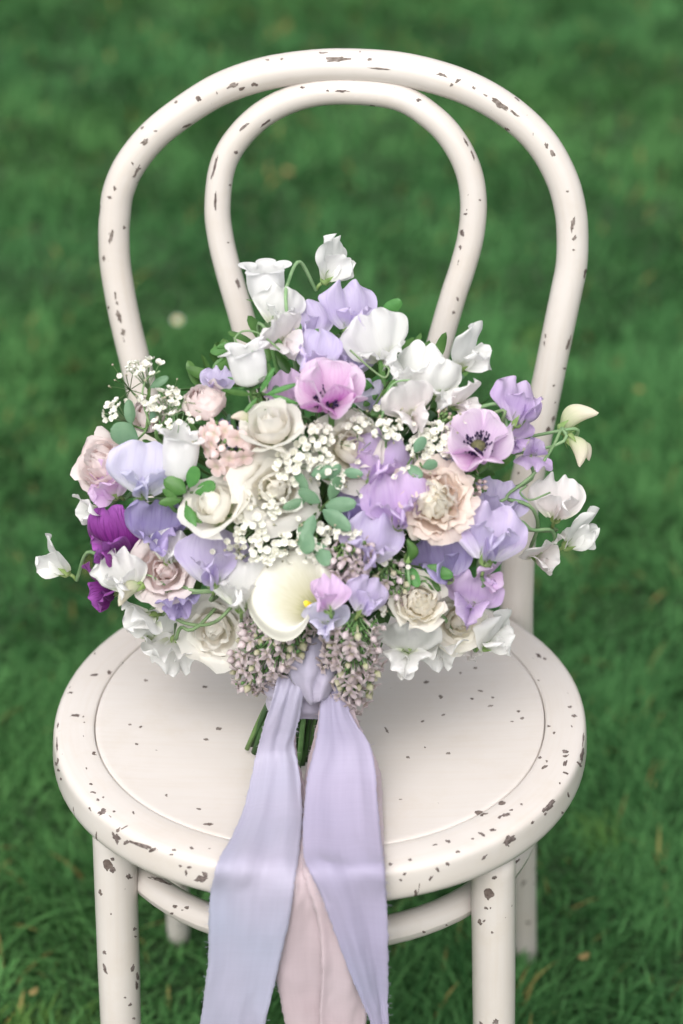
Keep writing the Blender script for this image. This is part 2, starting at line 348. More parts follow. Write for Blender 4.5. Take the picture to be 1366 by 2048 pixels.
# ------------------------------------------------------------------ chair
ZS = .455; YAW = R_(-7); RS = .2005
def cl(x, y, z): c, s_ = math.cos(YAW), math.sin(YAW); return Vector((x * c - y * s_, x * s_ + y * c, z))
chair = empty('bentwood_chair', (0, 0, 0))
tag(chair, 'cream painted bentwood chair with chipped paint standing on the lawn', 'chair')
def seat_r(a):                       # outline, a = angle from chair front (-y); a touch deeper to the rear
    return RS * (1 + .035 * sstep(.45, 1.0, abs(a) / PI) - .006 * math.cos(4 * a))
def rim_pt(a, r, z): return cl(math.sin(a) * r, -math.cos(a) * r, z)
prof = [(.8400, -.004), (.8405, -.0014), (.843, -.0004), (.850, 0), (.88, .0006), (.92, .0006), (.960, .0003), (.974, -.0003), (.983, -.0013), (.989, -.0028), (.9925, -.0050), (.9945, -.0085), (.997, -.014), (.9985, -.019), (.997, -.0225), (.991, -.0252), (.978, -.0268), (.90, -.0275), (.80, -.0275)]
mb = MB()
mb.grid(96, len(prof) - 1, lambda u, v: (lambda a, p: rim_pt(a, seat_r(a) * p[0], ZS + p[1]))((u - .5) * 2 * PI, prof[round(v * (len(prof) - 1))]),
        uvfn=lambda u, v: (prof[round(v * (len(prof) - 1))][0] * .2 + v * .02, u * 1.26), closed=True)
rim = mb.build('seat_rim', MATS['paint_rim'], chair)
pprof = [(0, -.0052), (.2, -.0050), (.4, -.0042), (.6, -.0030), (.75, -.0016), (.815, -.0006), (.832, -.0005), (.8365, -.0010), (.8385, -.004), (.83, -.02), (0, -.02)]
mb = MB(); k = len(pprof) - 1
def ppt(u, v): a = (u - .5) * 2 * PI; p = pprof[round(v * k)]; return rim_pt(a, seat_r(a) * p[0], ZS + p[1])
mb.grid(96, k, ppt, uvfn=lambda u, v: tuple(ppt(u, v)[:2])[::-1], closed=True)
panel = mb.build('seat_panel', MATS['paint_panel'], chair)

LEAN = .115; HY = .178
def hoop_pt(px, py, off=0.):        # pixel -> point on the leaning plane of the chair back
    n = Vector(cl(0, 1, 0) - cl(0, 0, 0)); n = Vector((n.x, n.y, -LEAN)); p0 = cl(0, HY + off, ZS); r = ray(px, py)
    return CAM + r * ((p0 - CAM).dot(n) / r.dot(n))
outer_px = [(338, 1262), (337, 1160), (331, 1055), (318, 955), (299, 850), (276, 747), (250, 640), (232, 540), (228, 475), (230, 430), (237, 382), (261, 328), (307, 271), (367, 223), (439, 179), (520, 150), (600, 136), (685, 131),
            (797, 138), (897, 162), (975, 196), (1041, 242), (1090, 295), (1125, 361), (1141, 422), (1145, 473), (1143, 530), (1133, 582), (1123, 630), (1108, 702), (1093, 775), (1077, 850), (1063, 920), (1048, 990), (1039, 1060), (1035, 1145), (1033, 1256)]
op = [hoop_pt(*p) for p in outer_px]
fr = at_z(1050, 1878, .03); fl = at_z(356, 1838, .03)
def leg_chain(top, below, foot): # from the seat to the foot with a slight backward sweep
    d = foot - top; ft = foot + d * (.035 / abs(d.z))
    return [top.lerp(ft, t) + Vector((0, -.010 * math.sin(PI * t), 0)) for t in (1, .8, .6, .4, .2)]
left = leg_chain(op[0], op[1], fl); right = leg_chain(op[-1], op[-2], fr)[::-1]
path = left + op + right
pts = catmull(path, 6)
def rad_outer(i, n):
    p = pts[i]; z = p.z
    if z > ZS: return lerp(.0136, .0121, sstep(ZS + .02, ZS + .22, z)) + .0006 * sstep(ZS + .38, ZS + .44, z)
    return lerp(.0105, .0136, sstep(0, .42, z))
mb = MB(); mb.tube(pts, [rad_outer(i, len(pts)) for i in range(len(pts))], 20)
hoop = mb.build('outer_back_hoop', MATS['paint'], chair)
inner_px = [(566, 1225), (563, 1120), (555, 1000), (541, 880), (520, 780), (490, 660), (478, 616), (465, 572), (452, 524), (441, 475), (435, 418), (443, 341), (470, 284), (525, 229), (600, 193), (687, 182),
            (795, 194), (864, 235), (908, 283), (937, 342), (947, 404), (942, 470), (926, 533), (910, 581), (896, 627), (880, 684), (858, 770), (838, 870), (822, 990), (812, 1110), (808, 1222)]
ip = [hoop_pt(px, py, -.004) for px, py in inner_px]
ip[0].z = ZS - .025; ip[-1].z = ZS - .025
ipts = catmull(ip, 6)
mb = MB(); mb.tube(ipts, [.0101] * len(ipts), 18); ihoop = mb.build('inner_back_hoop', MATS['paint'], chair)
ring = MB(); RR = .156; rz = ZS - .086
ring.grid(72, 14, lambda u, v: rim_pt(u * 2 * PI, RR + .0108 * math.cos(v * 2 * PI), rz + .0108 * math.sin(v * 2 * PI)), uvfn=lambda u, v: (v * .068, u * 1.02), closed=True)
ringo = ring.build('ring_stretcher', MATS['paint'], chair)
legs = []
for (px, py, qx) in ((231, 1700, 241.5), (984, 1745, 988)):
    sg = -1 if px < 600 else 1
    top = cl(sg * .1365, -.115, ZS - .024); top.x = at_y(px, py, top.y).x
    bot = at_y(qx, 2048, top.y - .004)
    d = bot - top; foot = top + d * (top.z / -d.z)
    P = [top.lerp(foot, t) for t in (0, .05, .15, .3, .5, .75, 1)]
    mb = MB(); mb.tube(P, [.0154, .0158, .0158, .0157, .0150, .0132, .0115], 20)
    legs.append(mb.build('front_leg', MATS['paint'], chair))
# ---- chipped patches in the paint (photo position, projected on the real surface)
def tree(o):
    return BVHTree.FromPolygons([v.co for v in o.data.vertices], [tuple(p.vertices) for p in o.data.polygons])
trees = [(o, tree(o)) for o in [hoop, ihoop, rim, panel, ringo] + legs]
CH = [ # x, y, length, width, angle
 (672,119,56,11,-2),(645,106,18,5,0),(740,119,12,7,0),(765,138,42,5,4),(466,171,28,10,-22),(434,186,8,4,60),(352,204,9,6,-30),(290,283,20,12,-35),(311,262,8,5,0),(284,256,10,6,-50),(272,345,34,8,-62),(276,338,14,6,-20),(265,327,8,5,60),(219,395,12,7,10),(222,474,30,9,-80),(200,491,10,6,90),(208,517,15,7,85),(206,570,7,4,90),(207,590,16,6,80),(231,591,18,6,85),(234,606,8,6,80),(238,633,24,13,75),(246,664,18,11,80),(217,615,8,5,90),(535,120,9,6,10),(563,118,7,5,0),
 (884,150,22,8,15),(915,162,18,8,-40),(903,170,10,7,-50),(948,176,9,7,20),(1000,210,52,16,32),(1030,228,26,8,38),(970,190,10,5,40),(1093,292,14,9,70),(1105,306,16,11,75),(1135,383,8,5,0),(1145,450,30,11,-80),(1149,476,15,9,-60),(1147,500,7,5,0),(1137,687,30,8,-75),(1091,672,10,5,90),(1089,687,12,4,90),(1128,737,8,6,0),(1106,838,14,9,-60),(1107,771,6,5,0),(1076,966,16,6,70),(1052,971,10,7,20),(1048,1006,14,12,0),
 (685,182,28,6,2),(655,181,8,6,0),(605,175,12,6,0),(487,255,26,7,-45),(531,246,30,7,-38),(472,305,11,9,0),(429,335,52,6,-75),(431,405,46,6,-88),(413,397,8,7,0),(412,450,10,6,80),(460,370,5,5,0),(456,485,5,4,0),(837,200,12,8,0),(932,285,22,6,60),(945,310,30,4,70),(925,467,17,9,85),(921,495,11,7,85),(931,428,7,5,0),(960,400,7,6,0),(476,568,22,10,75),(915,598,10,6,80),(907,625,9,8,0),
 (188,1350,18,7,0),(152,1431,20,8,0),(141,1385,10,5,0),(204,1624,22,12,-35),(232,1676,24,14,60),(252,1685,16,10,-40),(280,1690,50,9,20),(305,1700,16,10,-30),(228,1623,8,5,0),(267,1626,8,5,60),(320,1761,40,9,18),(402,1758,32,16,-10),(410,1748,14,12,40),(409,1785,12,9,80),(378,1735,12,6,0),(372,1745,14,6,80),(361,1732,7,5,0),(368,1772,14,9,60),(348,1700,10,6,0),(383,1696,9,7,50),(343,1709,10,5,0),(249,1655,18,4,-30),(112,1528,10,5,80),(117,1540,9,6,60),(122,1558,7,5,70),(114,1490,26,4,88),(116,1450,12,4,-80),
 (281,1454,8,5,-30),(260,1449,7,5,0),(273,1488,9,5,0),(292,1361,9,6,0),(410,1374,12,6,0),(437,1457,12,8,0),(412,1479,13,7,0),(333,1591,7,6,60),(181,1568,9,5,0),(196,1600,7,6,0),(206,1595,6,5,0),
 (1020,1677,28,16,-35),(1013,1687,16,10,60),(1100,1610,34,12,-45),(1088,1620,14,8,-40),(1164,1512,30,10,-85),(1160,1530,12,6,60),(1166,1480,26,4,-86),(1012,1630,20,9,-10),(1000,1634,10,7,-20),(1132,1503,14,9,10),(1130,1527,14,8,-70),(1131,1546,13,6,15),(1148,1432,14,7,0),(1140,1414,10,6,0),(1077,1311,14,9,50),(1090,1318,8,6,20),(1018,1264,8,5,-40),(1043,1609,6,5,0),(968,1715,18,8,-50),(964,1668,16,8,30),(985,1660,14,6,-10),(896,1683,12,7,20),(945,1678,7,5,0),(875,1739,12,8,60),(862,1756,14,7,-50),(895,1728,10,8,30),(820,1720,9,8,0),(781,1729,9,8,0),(809,1748,9,6,-40),(802,1760,7,5,0),(893,1776,7,5,0),(1065,1645,10,7,-50),(1090,1628,8,6,-30),(1125,1625,7,6,0),(1110,1655,16,6,-55),(1137,1590,12,5,75),(1140,1605,10,6,80),(987,1755,9,8,0),
 (852,1364,11,7,0),(882,1394,9,8,0),(961,1382,11,5,10),(944,1398,7,5,0),(981,1412,12,5,-10),(985,1395,6,5,0),(1036,1423,8,7,0),(1044,1437,10,7,10),(887,1430,9,5,-20),(845,1443,9,5,-30),(774,1461,14,6,60),(816,1515,9,6,20),(896,1507,12,6,-10),(801,1599,9,3,0),(1080,1515,9,6,0),(745,1362,11,12,0),(951,1336,9,5,0),(921,1346,6,5,0),(850,1495,5,4,0),(1024,1443,7,4,0),
 (225,1740,14,14,40),(257,1753,12,16,-60),(224,1718,8,10,0),(186,1688,14,6,40),(269,1858,7,10,90),(271,1873,6,5,0),(209,1905,8,10,60),(210,1938,22,8,70),(265,1936,16,9,-70),(275,1952,18,7,80),(273,1970,20,7,85),(250,1995,7,6,0),(260,2009,10,6,-40),(202,2025,18,6,85),(268,2037,8,6,0),(222,1828,4,5,0),
 (990,1755,10,9,0),(972,1816,10,7,30),(981,1816,5,5,0),(968,1842,6,6,0),(984,1865,7,7,-60),(991,2043,14,14,85),(962,2047,8,8,0),(350,1813,12,9,0),(327,1823,9,6,0),(343,1827,8,7,0),(397,1869,10,11,40),(374,1851,7,4,0),(360,1850,5,4,0),(365,1820,5,4,0),(848,1864,8,6,30),(893,1850,5,4,0),(1047,1766,16,7,-50),(1035,1722,14,6,-40)]
chips = {}
rnd = random.Random(3)
for (x, y, ln, wd, ang) in CH:
    ln *= .88; wd *= .9
    x0, y0 = x, y; r = ray(x, y).normalized(); best = None
    for o, tr_ in trees:
        h = tr_.ray_cast(CAM, r)
        if h[0] is not None and (best is None or h[3] < best[1]): best = (o, h[3], tr_)
    if not best: continue
    o, _, tr_ = best; mb = chips.setdefault(o.name, (o, MB()))[1]
    ca, sa = math.cos(R_(ang)), math.sin(R_(ang)); n = 14 if ln < 16 else 22; b = len(mb.v); ok = True; sd_ = rnd.uniform(0, 99); rows = []
    for q in (0., .55, 1.):
        row = []
        for i in range(n):
            a = 2 * PI * i / n; j = 1 + (.75 * noise.noise(Vector((math.cos(a) * 1.7 + sd_, math.sin(a) * 1.7, ln * .1))) + .35 * noise.noise(Vector((math.cos(a) * 5 + sd_, math.sin(a) * 5, 3)))) * (q > .9)
            ex, ey = math.cos(a) * ln * .5 * q * max(j, .3), math.sin(a) * wd * .43 * q * max(j, .3)
            h = tr_.ray_cast(CAM, ray(x + ex * ca - ey * sa, y + ex * sa + ey * ca).normalized())
            if h[0] is None: row.append(None); continue
            row.append(h[0] + (h[1] if h[1].dot(ray(x, y)) < 0 else -h[1]) * (.00028 if q < .9 else .0001))
        rows.append(row)
    if any(p is None for rr in rows for p in rr):
        continue
    for rr in rows:
        for p in rr: mb.v.append(tuple(p))
    for s_ in (0, 1):
        for i in range(n):
            i2 = (i + 1) % n; mb.f.append((b + s_ * n + i, b + s_ * n + i2, b + (s_ + 1) * n + i2, b + (s_ + 1) * n + i)); mb.uv.append([(0, 0)] * 4)
for o, mb in chips.values():
    tag(mb.build('paint_chips', MATS['bare_wood'], o), kind='stuff')

# ------------------------------------------------------------------ bouquet
BASE = Vector((-.004, -.028, ZS - .0035))
bouquet = empty('bouquet', BASE)
tag(bouquet, 'wedding bouquet of white, cream and lavender flowers propped on the chair seat', 'bouquet')
D0 = 1.752
HC = at_d(640, 930, D0)
KNOT = at_d(600, 1352, 1.715)
def dome(px, py):
    r2 = ((px - 640) / 520) ** 2 + ((py - 930) / 470) ** 2
    return D0 + .015 - .105 * math.sqrt(max(0, 1 - min(r2, 1)))
def fpos(px, py, lay=0.): return at_d(px, py, dome(px, py) + lay)
T_ = Matrix.Translation(-BASE)
def put(name, mb, mat, M, label=None):
    o = mb.build(name, MATS[mat], bouquet, T_ @ M)
    if label: o['label'] = label
    return o
def sub(name, mb, mat, par, M=None): return mb.build(name, MATS[mat], par, M)
def stem_to(par, M, start, back, rad=.0014, path=None, mat='pea_stem'):
    """stem from the flower (world start) back to the tie, or along a visible pixel path first"""
    P = [start]
    if path:
        for q in path: P.append(at_d(q[0], q[1], (dome(q[0], q[1]) - .012 + (q[2] if len(q) > 2 else 0))))
    else: P.append(start + back * .022)
    e = P[-1]; inner = HC.lerp(KNOT, .35) + Vector((0, .02, 0))
    j = Vector((rnd.uniform(-1, 1), rnd.uniform(-1, 1), rnd.uniform(-1, 1))) * .008
    P += [e.lerp(inner, .55) + (back * .012 if not path else Vector((0, .012, 0))), inner.lerp(KNOT, .55) + j, KNOT + j * .6]
    Mi = M.inverted(); C = [Mi @ p for p in catmull(P, 5)]
    mb = MB(); mb.tube(C, rad, 6, cap=False); return sub('stem', mb, mat, par)

def arc_petal(Ln, W, th0, curl, lip=0., cup=0., ruf=0., rf=5., notch=0., peak=0., base=.18, nu=10, nv=10, seed=0., wmax=.58, crease=0., wob=.0, wave=0., lobe=0., blunt=0.):
    """midrib in the YZ plane starting at the origin; angle from +Z toward +Y"""
    pts_, th = [], []
    y = z = 0.; n = 40
    for i in range(n + 1):
        v = i / n; a = th0 + curl * v + lip * sstep(.68, 1., v); th.append(a); pts_.append((y, z))
        y += math.sin(a) * Ln / n; z += math.cos(a) * Ln / n
    def fn(u0, t):
        u = u0 * 2 - 1; v = math.sin(PI / 2 * t) if t < 1 else 1.; v = lerp(t, v, .7)
        f = v * n; i = min(int(f), n - 1); q = f - i
        cy, cz = lerp(pts_[i][0], pts_[i + 1][0], q), lerp(pts_[i][1], pts_[i + 1][1], q); a = lerp(th[i], th[i + 1], q)
        if v < wmax: w_ = base + (1 - base) * math.sin(PI / 2 * v / wmax) ** .9
        else: w_ = math.sqrt(max(0, 1 - (1 - blunt * blunt) * ((v - wmax) / (1 - wmax)) ** 2.3))
        hw = W / 2 * w_ * (1 + wob * noise.noise(Vector((v * 3.1 + seed, math.copysign(1, u) * 3, seed)))); x = u * hw; ed = max(abs(u) ** 3, v ** 4)
        ns = noise.noise(Vector((u * rf * .5 + seed, v * 1.7, seed * 1.7)))
        nrm = cup * (u * u) * hw * (-1) + ruf * Ln * ((abs(u) ** 2 * .8 + v ** 3 * .7) * (math.sin(rf * (u * 1.6 + v) + seed * 7) * .5 + ns)) + .02 * Ln * noise.noise(Vector((u * 2 + seed, v * 3, 9)))
        nrm += wave * Ln * ed * math.sin(rf * 1.05 * (u * 1.25 + (1 - v) * math.copysign(.9, u)) + seed * 5)
        nrm += lobe * hw * math.sin(PI * min(1, abs(u) * 1.15)) * v * (1 + .5 * noise.noise(Vector((math.copysign(2, u), seed, v))))
        nrm -= crease * hw * (1 - min(1, abs(u) / .35)) * v
        along = -notch * Ln * math.exp(-(u / .22) ** 2) * v ** 4 + peak * Ln * math.exp(-(u / .3) ** 2) * v ** 4
        if blunt: along -= .20 * Ln * abs(u) ** 3 * v ** 5
        # normal (outer side) and tangent of the midrib
        ny, nz_ = math.cos(a), -math.sin(a); ty, tz = math.sin(a), math.cos(a)
        return (x, cy + ny * nrm + ty * along, cz + nz_ * nrm + tz * along)
    return MB().grid(nu, nv, fn)
def rotz(a): return Matrix.Rotation(a, 4, 'Z')
def rotx(a): return Matrix.Rotation(a, 4, 'X')

def calyx_mb(r, Ln, teeth=5, tl=.9, flare=.2):      # cup opening toward +Z with pointed teeth, base at z=0
    mb = MB(); n = teeth * 4
    def fn(u, v):
        a = u * 2 * PI; ph = (u * teeth) % 1; tooth = 1 - abs(ph - .5) * 2
        rr = r * (.35 + .65 * math.sin(min(v, .55) / .55 * PI / 2)) * (1 + flare * max(0, v - .5) * 2 * tooth)
        z = Ln * (v * .55 if v <= .55 else .55 * .55 + (v - .55) / .45 * tl * tooth)
        return (math.cos(a) * rr, math.sin(a) * rr, z)
    mb.grid(n, 8, fn, closed=True); return mb

def sweet_pea(px, py, size, face, up, col, lay=0., label=None, wings=1., seed=None, ruf=.06, path=None, fold=.5, tilt=.4, calyx=True, wingcol=None, stem=True):
    sd_ = rnd.uniform(0, 50) if seed is None else seed
    d = dome(px, py) + lay; P = at_d(px, py, d); s = size / FPX * d
    Y = sv(*face); Z = sv(*up); Z = (Z - Y * Z.dot(Y)).normalized(); X = Y.cross(Z)
    cen = Vector((0, .12, .36)) * s
    M = frame(P - (X * cen.x + Y * cen.y + Z * cen.z), X, Y, Z)
    if abs(face[0]) > .7 and tilt == .4: tilt = .8
    c = MB(); cm = calyx_mb(.078 * s + .0008, .15 * s + .002, 5, 1.1, .25)
    c.add(cm, Matrix.Translation((0, -.10 * s, -.045 * s)) @ rotx(-R_(62)))
    c.tube([Vector((0, -.10, -.045)) * s, Vector((0, -.16, -.08)) * s, Vector((0, -.22, -.15)) * s], .0013, 6)
    o = put('sweet_pea', c, 'calyx', M, label)
    j = lambda a: rnd.uniform(-a, a)
    b = arc_petal(.80 * s, 1.06 * s, tilt - .12 + j(.15), -.34 + j(.25), j(.4), cup=fold * .14 + j(.14), ruf=ruf * 1.5, rf=5.5 + j(1.5), notch=.10, base=.34, nu=30, nv=20, seed=sd_, wmax=.5, crease=.12, wob=.12, wave=ruf * 1.25, lobe=.05 + j(.10), blunt=.66)
    sub('banner_petal', b, col, o, Matrix.Translation((0, -.02 * s, 0)))
    for sg in (-1, 1):
        w_ = arc_petal(.58 * s, .62 * s, .10 + j(.1), .35 + j(.2), .3 + j(.3), cup=-.30, ruf=ruf * 1.2, rf=4.5, base=.25, nu=12, nv=10, seed=sd_ + sg * 3, wmax=.62, wob=.15, wave=ruf * 1.1, blunt=.5)
        # petal plane turned to face sideways, pointing forward and a little up
        Mw = Matrix.Translation((sg * .02 * s, .0, .01 * s)) @ rotx(-R_(52 + j(10))) @ rotz(-sg * R_(90 - 40 * wings + j(14)))
        sub('wing_petal', w_, wingcol or col, o, Mw)
    k = arc_petal(.36 * s, .20 * s, .25, -.9, 0, cup=-1.4, ruf=0, base=.4, nu=6, nv=6, seed=sd_)
    sub('keel_petal', k, wingcol or col, o, rotx(-R_(50)))
    if stem: stem_to(o, M, M @ (Vector((0, -.22, -.15)) * s), -Y, .00135, path)
    return o

def anemone(px, py, dia, axis, col, lay, label, th=62, roll=0., back=None, front_low=None):
    d = dome(px, py) + lay; P = at_d(px, py, d); R = dia / FPX * d / 2; M = frame_z(P, sv(*axis), roll)
    c = MB(); c.ell((0, 0, .05 * R), (.21 * R, .21 * R, .18 * R), 14, 10)
    o = put('anemone', c, 'disc', M, label)
    i = 0
    for ring_, n, t0, ln in ((0, 5, th + 12, 1.06), (1, 5, th - 4, .98)):
        for k in range(n):
            a = 2 * PI * (k + .5 * ring_) / n + rnd.uniform(-.12, .12)
            p = arc_petal(R * ln * rnd.uniform(.95, 1.08), R * rnd.uniform(.82, .95), R_(t0 + rnd.uniform(-6, 6)), -R_(30 + 12 * ring_), R_(rnd.uniform(-12, 14)), cup=-.42, ruf=.025, rf=4, base=.3, nu=10, nv=12, seed=rnd.uniform(0, 40), wmax=.6, peak=.0)
            ang = (a % (2 * PI))
            dn = (M.to_3x3() @ Vector((-math.sin(a), math.cos(a), 0))).dot(CU)
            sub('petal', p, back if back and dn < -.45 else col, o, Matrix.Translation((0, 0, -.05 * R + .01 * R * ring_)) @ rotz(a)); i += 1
    st = MB()
    for k in range(90):
        a = rnd.uniform(0, 2 * PI); t = R_(rnd.uniform(40, 80)); ln = R * rnd.uniform(.30, .46)
        e = Vector((math.cos(a) * math.sin(t), math.sin(a) * math.sin(t), math.cos(t))) * ln
        st.tube([e * .3, e], .00022, 3, cap=False); st.ell(e, (.00085, .00085, .0013), 5, 4)
    sub('stamens', st, 'anther', o)['kind'] = 'stuff'
    stem_to(o, M, P, -sv(*axis), .0022, mat='stem'); return o

def rose(px, py, dia, axis, col, lay, label, open_=.5, layers=((3, .35), (4, .55), (5, .78), (5, 1.)), name='rose', frill=.03, roll=None, hgt=1.0, flare=1.0, centre=None, inner=None):
    d = dome(px, py) + lay; P = at_d(px, py, d); R = dia / FPX * d / 2; Z = sv(*axis); M = frame_z(P - Z * R * .35 * hgt, Z, rnd.uniform(0, 6) if roll is None else roll)
    c = MB(); c.ell((0, 0, .30 * R), (.22 * R, .22 * R, .50 * R * hgt), 12, 8); 
    o = put(name, c, centre or inner or col, M, label); tot = len(layers)
    sub('calyx', calyx_mb(.34 * R, .3 * R, 5, 1.2, .5), 'calyx', o, Matrix.Translation((0, 0, -.26 * R)))
    for li, (n, rr) in enumerate(layers):
        f = li / max(1, tot - 1); off = rnd.uniform(0, 6)
        for k in range(n):
            ph = off + 2 * PI * k / n + rnd.uniform(-.15, .15); half = PI / n * (1.35 if n > 3 else 1.15); sd_ = rnd.uniform(0, 60)
            H = R * hgt * lerp(1.0, .92, f) * rnd.uniform(.93, 1.05); rm = R * rr * .82 * rnd.uniform(.95, 1.05)
            fl_ = open_ * f ** 1.3 * flare + rnd.uniform(-.04, .04); close = (1 - f) ** 1.5 * .95 + (.3 if open_ < .15 else 0); H *= lerp(1.08, rnd.uniform(.82, 1.), f); fl_ += rnd.uniform(-.12, .2) * f; half *= lerp(1.25, 1.0, f)
            tk = R * .035
            tws = rnd.uniform(-.35, .35) * f; half *= rnd.uniform(.85, 1.15); skew = rnd.uniform(-.16, .16) * (.3 + f)
            def fn(u0, t, tws=tws, skew=skew, ph=ph, half=half, H=H, rm=rm, fl_=fl_, close=close, sd_=sd_, f=f):
                u = u0 * 2 - 1; v = t; wv = .45 + .55 * math.sin(PI / 2 * min(1, v / .55)); tip = v ** 3
                a = ph + u * half * wv + tws * v
                belly = math.sin(min(1, v / .6) * PI / 2) ** .8
                r = rm * (.16 + .84 * belly) * (1 - close * sstep(.5, 1, v) * .75)
                edge = 1 - .30 * abs(u) ** 2.5 * v
                z = H * (v * (edge + skew * u)) - R * .12 * f
                lipf = sstep(.62, 1., v)
                r += R * fl_ * .55 * lipf + tk * u; z -= R * fl_ * .34 * lipf ** 2
                ns = noise.noise(Vector((u * 2.2 + sd_, v * 2.5, sd_))); ns2 = noise.noise(Vector((u * 9 + sd_, v * 5, sd_)))
                r += R * (ns * .17 * v + frill * v ** 2 * (math.sin(u * 5 + sd_) + ns2 * 1.2)); z += R * (ns2 * frill * 1.2 * tip + .05 * ns * tip)
                return (math.cos(a) * r, math.sin(a) * r, z)
            mb = MB().grid(9, 9, fn); sub('petal', mb, (inner if inner and f < .45 else col), o)
    stem_to(o, M, P - Z * R * .6, -Z, .002, mat='stem'); return o

def bellflower(px, py, w_px, h_px, axis, lay, label, col='bell', roll=0.3, sepals=True):
    d = dome(px, py) + lay; P = at_d(px, py, d); Rm = w_px / FPX * d / 2; H = h_px / FPX * d; Z = sv(*axis); M = frame_z(P - Z * H * .5, Z, roll); sd_ = rnd.uniform(0, 40)
    pr = [(0, .10), (.04, .42), (.12, .60), (.28, .67), (.5, .70), (.68, .69), (.8, .69), (.88, .73), (.94, .84), (1., 1.0)]
    def prf(v):
        for (a, ra), (b, rb) in zip(pr, pr[1:]):
            if v <= b: return lerp(ra, rb, (v - a) / (b - a))
        return 1.
    def fn(u, v):
        a = u * 2 * PI; lob = abs(math.cos(2.5 * a)) ** .8; k = sstep(.72, 1., v)
        r = Rm * (prf(v) * (1 - .34 * k * (1 - lob)) * (1 + .045 * math.cos(5 * a) * sstep(.1, .5, v)))
        z = H * (v * .93 + .16 * k * (lob - .6)) - H * .13 * sstep(.88, 1, v) * lob
        q = noise.noise(Vector((math.cos(a) + sd_, math.sin(a), v * 2))); return (math.cos(a) * r * (1 + .10 * q), math.sin(a) * r * (1 + .10 * q), z + H * .10 * k * q)
    mb = MB().grid(60, 24, fn, closed=True); o = put('bellflower', mb, col, M, label)
    if sepals:
        c = MB(); c.add(calyx_mb(Rm * .36, H * .16, 5, .5), Matrix.Translation((0, 0, -H * .10)))
        sub('calyx', c, 'leaf_green', o)
        for k in range(5):
            s_ = arc_petal(H * rnd.uniform(.5, .75), H * .13, R_(55 + rnd.uniform(-12, 12)), R_(50 + rnd.uniform(-60, 40)), 0, cup=-.3, base=.5, nu=4, nv=8, wmax=.3)
            sub('sepal', s_, 'leaf_green', o, Matrix.Translation((0, 0, -H * .04)) @ rotz(2 * PI * k / 5 + .4))
    st = MB()
    st.tube([(0, 0, H * .05), (0, 0, H * .6)], .0010, 6)
    for k in range(3): st.tube([(0, 0, H * .58), (math.cos(k * 2.1) * .002, math.sin(k * 2.1) * .002, H * .68)], .0007, 5)
    sub('pistil', st, 'bud_cream', o); stem_to(o, M, P - Z * H * .55, -Z, .0017, mat='stem'); return o

def pea_bud(px, py, ln, axis, up, label, lay=0., path=None, col='bud_cream'):
    d = dome(px, py) + lay; P = at_d(px, py, d); s = ln / FPX * d; Y = sv(*axis); Z = sv(*up); Z = (Z - Y * Z.dot(Y)).normalized(); X = Y.cross(Z); M = frame(P - Y * s * .5, X, Y, Z)
    def fn(u, v):
        a = u * 2 * PI; r = s * .29 * max(0, math.sin(PI * min(1, .05 + v * .95) ** .95)) ** .62; bend = s * (.16 * math.sin(PI * v) - .14 * v * v)
        return (math.cos(a) * r * .55, s * v, math.sin(a) * r * (.75 if math.sin(a) < 0 else 1.) + bend)
    mb = MB().grid(14, 12, fn, closed=True); o = put('sweet_pea_bud', mb, col, M, label)
    sub('calyx', calyx_mb(s * .18, s * .32, 5, 1.0, .1), 'calyx', o, Matrix.Translation((0, -.10 * s, 0)) @ rotx(-PI / 2))
    stem_to(o, M, M @ Vector((0, -.06 * s, 0)), -Y, .0012, path); return o

# small shared florets
def floret_mesh(kind):
    mb = MB()
    if kind == 'lilac':          # four pointed half-open petals on a slim tube, unit = 1
        mb.tube([(0, 0, -1.1), (0, 0, 0)], [.10, .16], 5, cap=False)
        for k in range(4):
            p = arc_petal(.66, .40, R_(44), R_(44), 0, cup=-.6, base=.45, nu=2, nv=4, wmax=.5, peak=.10); mb.add(p, rotz(k * PI / 2))
    elif kind == 'bud':
        mb.tube([(0, 0, -.9), (0, 0, -.1)], [.08, .13], 5, cap=False)
        def fn(u, v): a = u * 2 * PI; r = .33 * math.sin(PI * (.1 + .9 * v) ** .9) * (1 + .16 * math.cos(4 * a) * v); return (math.cos(a) * r, math.sin(a) * r, v * .75 - .15)
        mb.grid(8, 5, fn, closed=True)
    elif kind == 'open':
        mb.tube([(0, 0, -.8), (0, 0, 0)], [.10, .14], 5, cap=False)
        for k in range(4):
            p = arc_petal(.62, .60, R_(74), R_(14), 0, cup=-.15, base=.4, nu=3, nv=4, wmax=.6); mb.add(p, rotz(k * PI / 2))
    else:                        # spirea: five round petals, a little cupped, with a greenish eye
        for k in range(5):
            p = arc_petal(.52, .50, R_(66), -R_(18), 0, cup=-.3, base=.4, nu=2, nv=4, wmax=.6); mb.add(p, rotz(k * 2 * PI / 5))
        mb.ell((0, 0, .04), (.15, .15, .12), 6, 4)
    return mb
MATS['lilac_green'] = petal_mat('lilac_green', (.20, .26, .10), (.34, .35, .20), (.46, .43, .32), .1, trans=.15)
FM = {}
for kind, mat in (('lilac', 'lilac_floret'), ('bud', 'lilac_floret'), ('open', 'lilac_pink'), ('spirea', 'spirea'), ('budpink', 'lilac_pink'), ('budgreen', 'lilac_green')):
    FM[kind] = floret_mesh('bud' if kind.startswith('bud') else kind).mesh(kind + '_floret', MATS[mat])
def scatter(o, M, items, name):      # items: (local point, local axis, size, kind)
    for p, ax, s, kd in items:
        if kd.startswith('bud'): s *= .74
        q = ax.to_track_quat('Z', 'Y').to_matrix().to_4x4() @ rotz(rnd.uniform(0, 6))
        link(name, FM[kd], o, Matrix.Translation(p) @ q @ Matrix.Scale(s, 4))
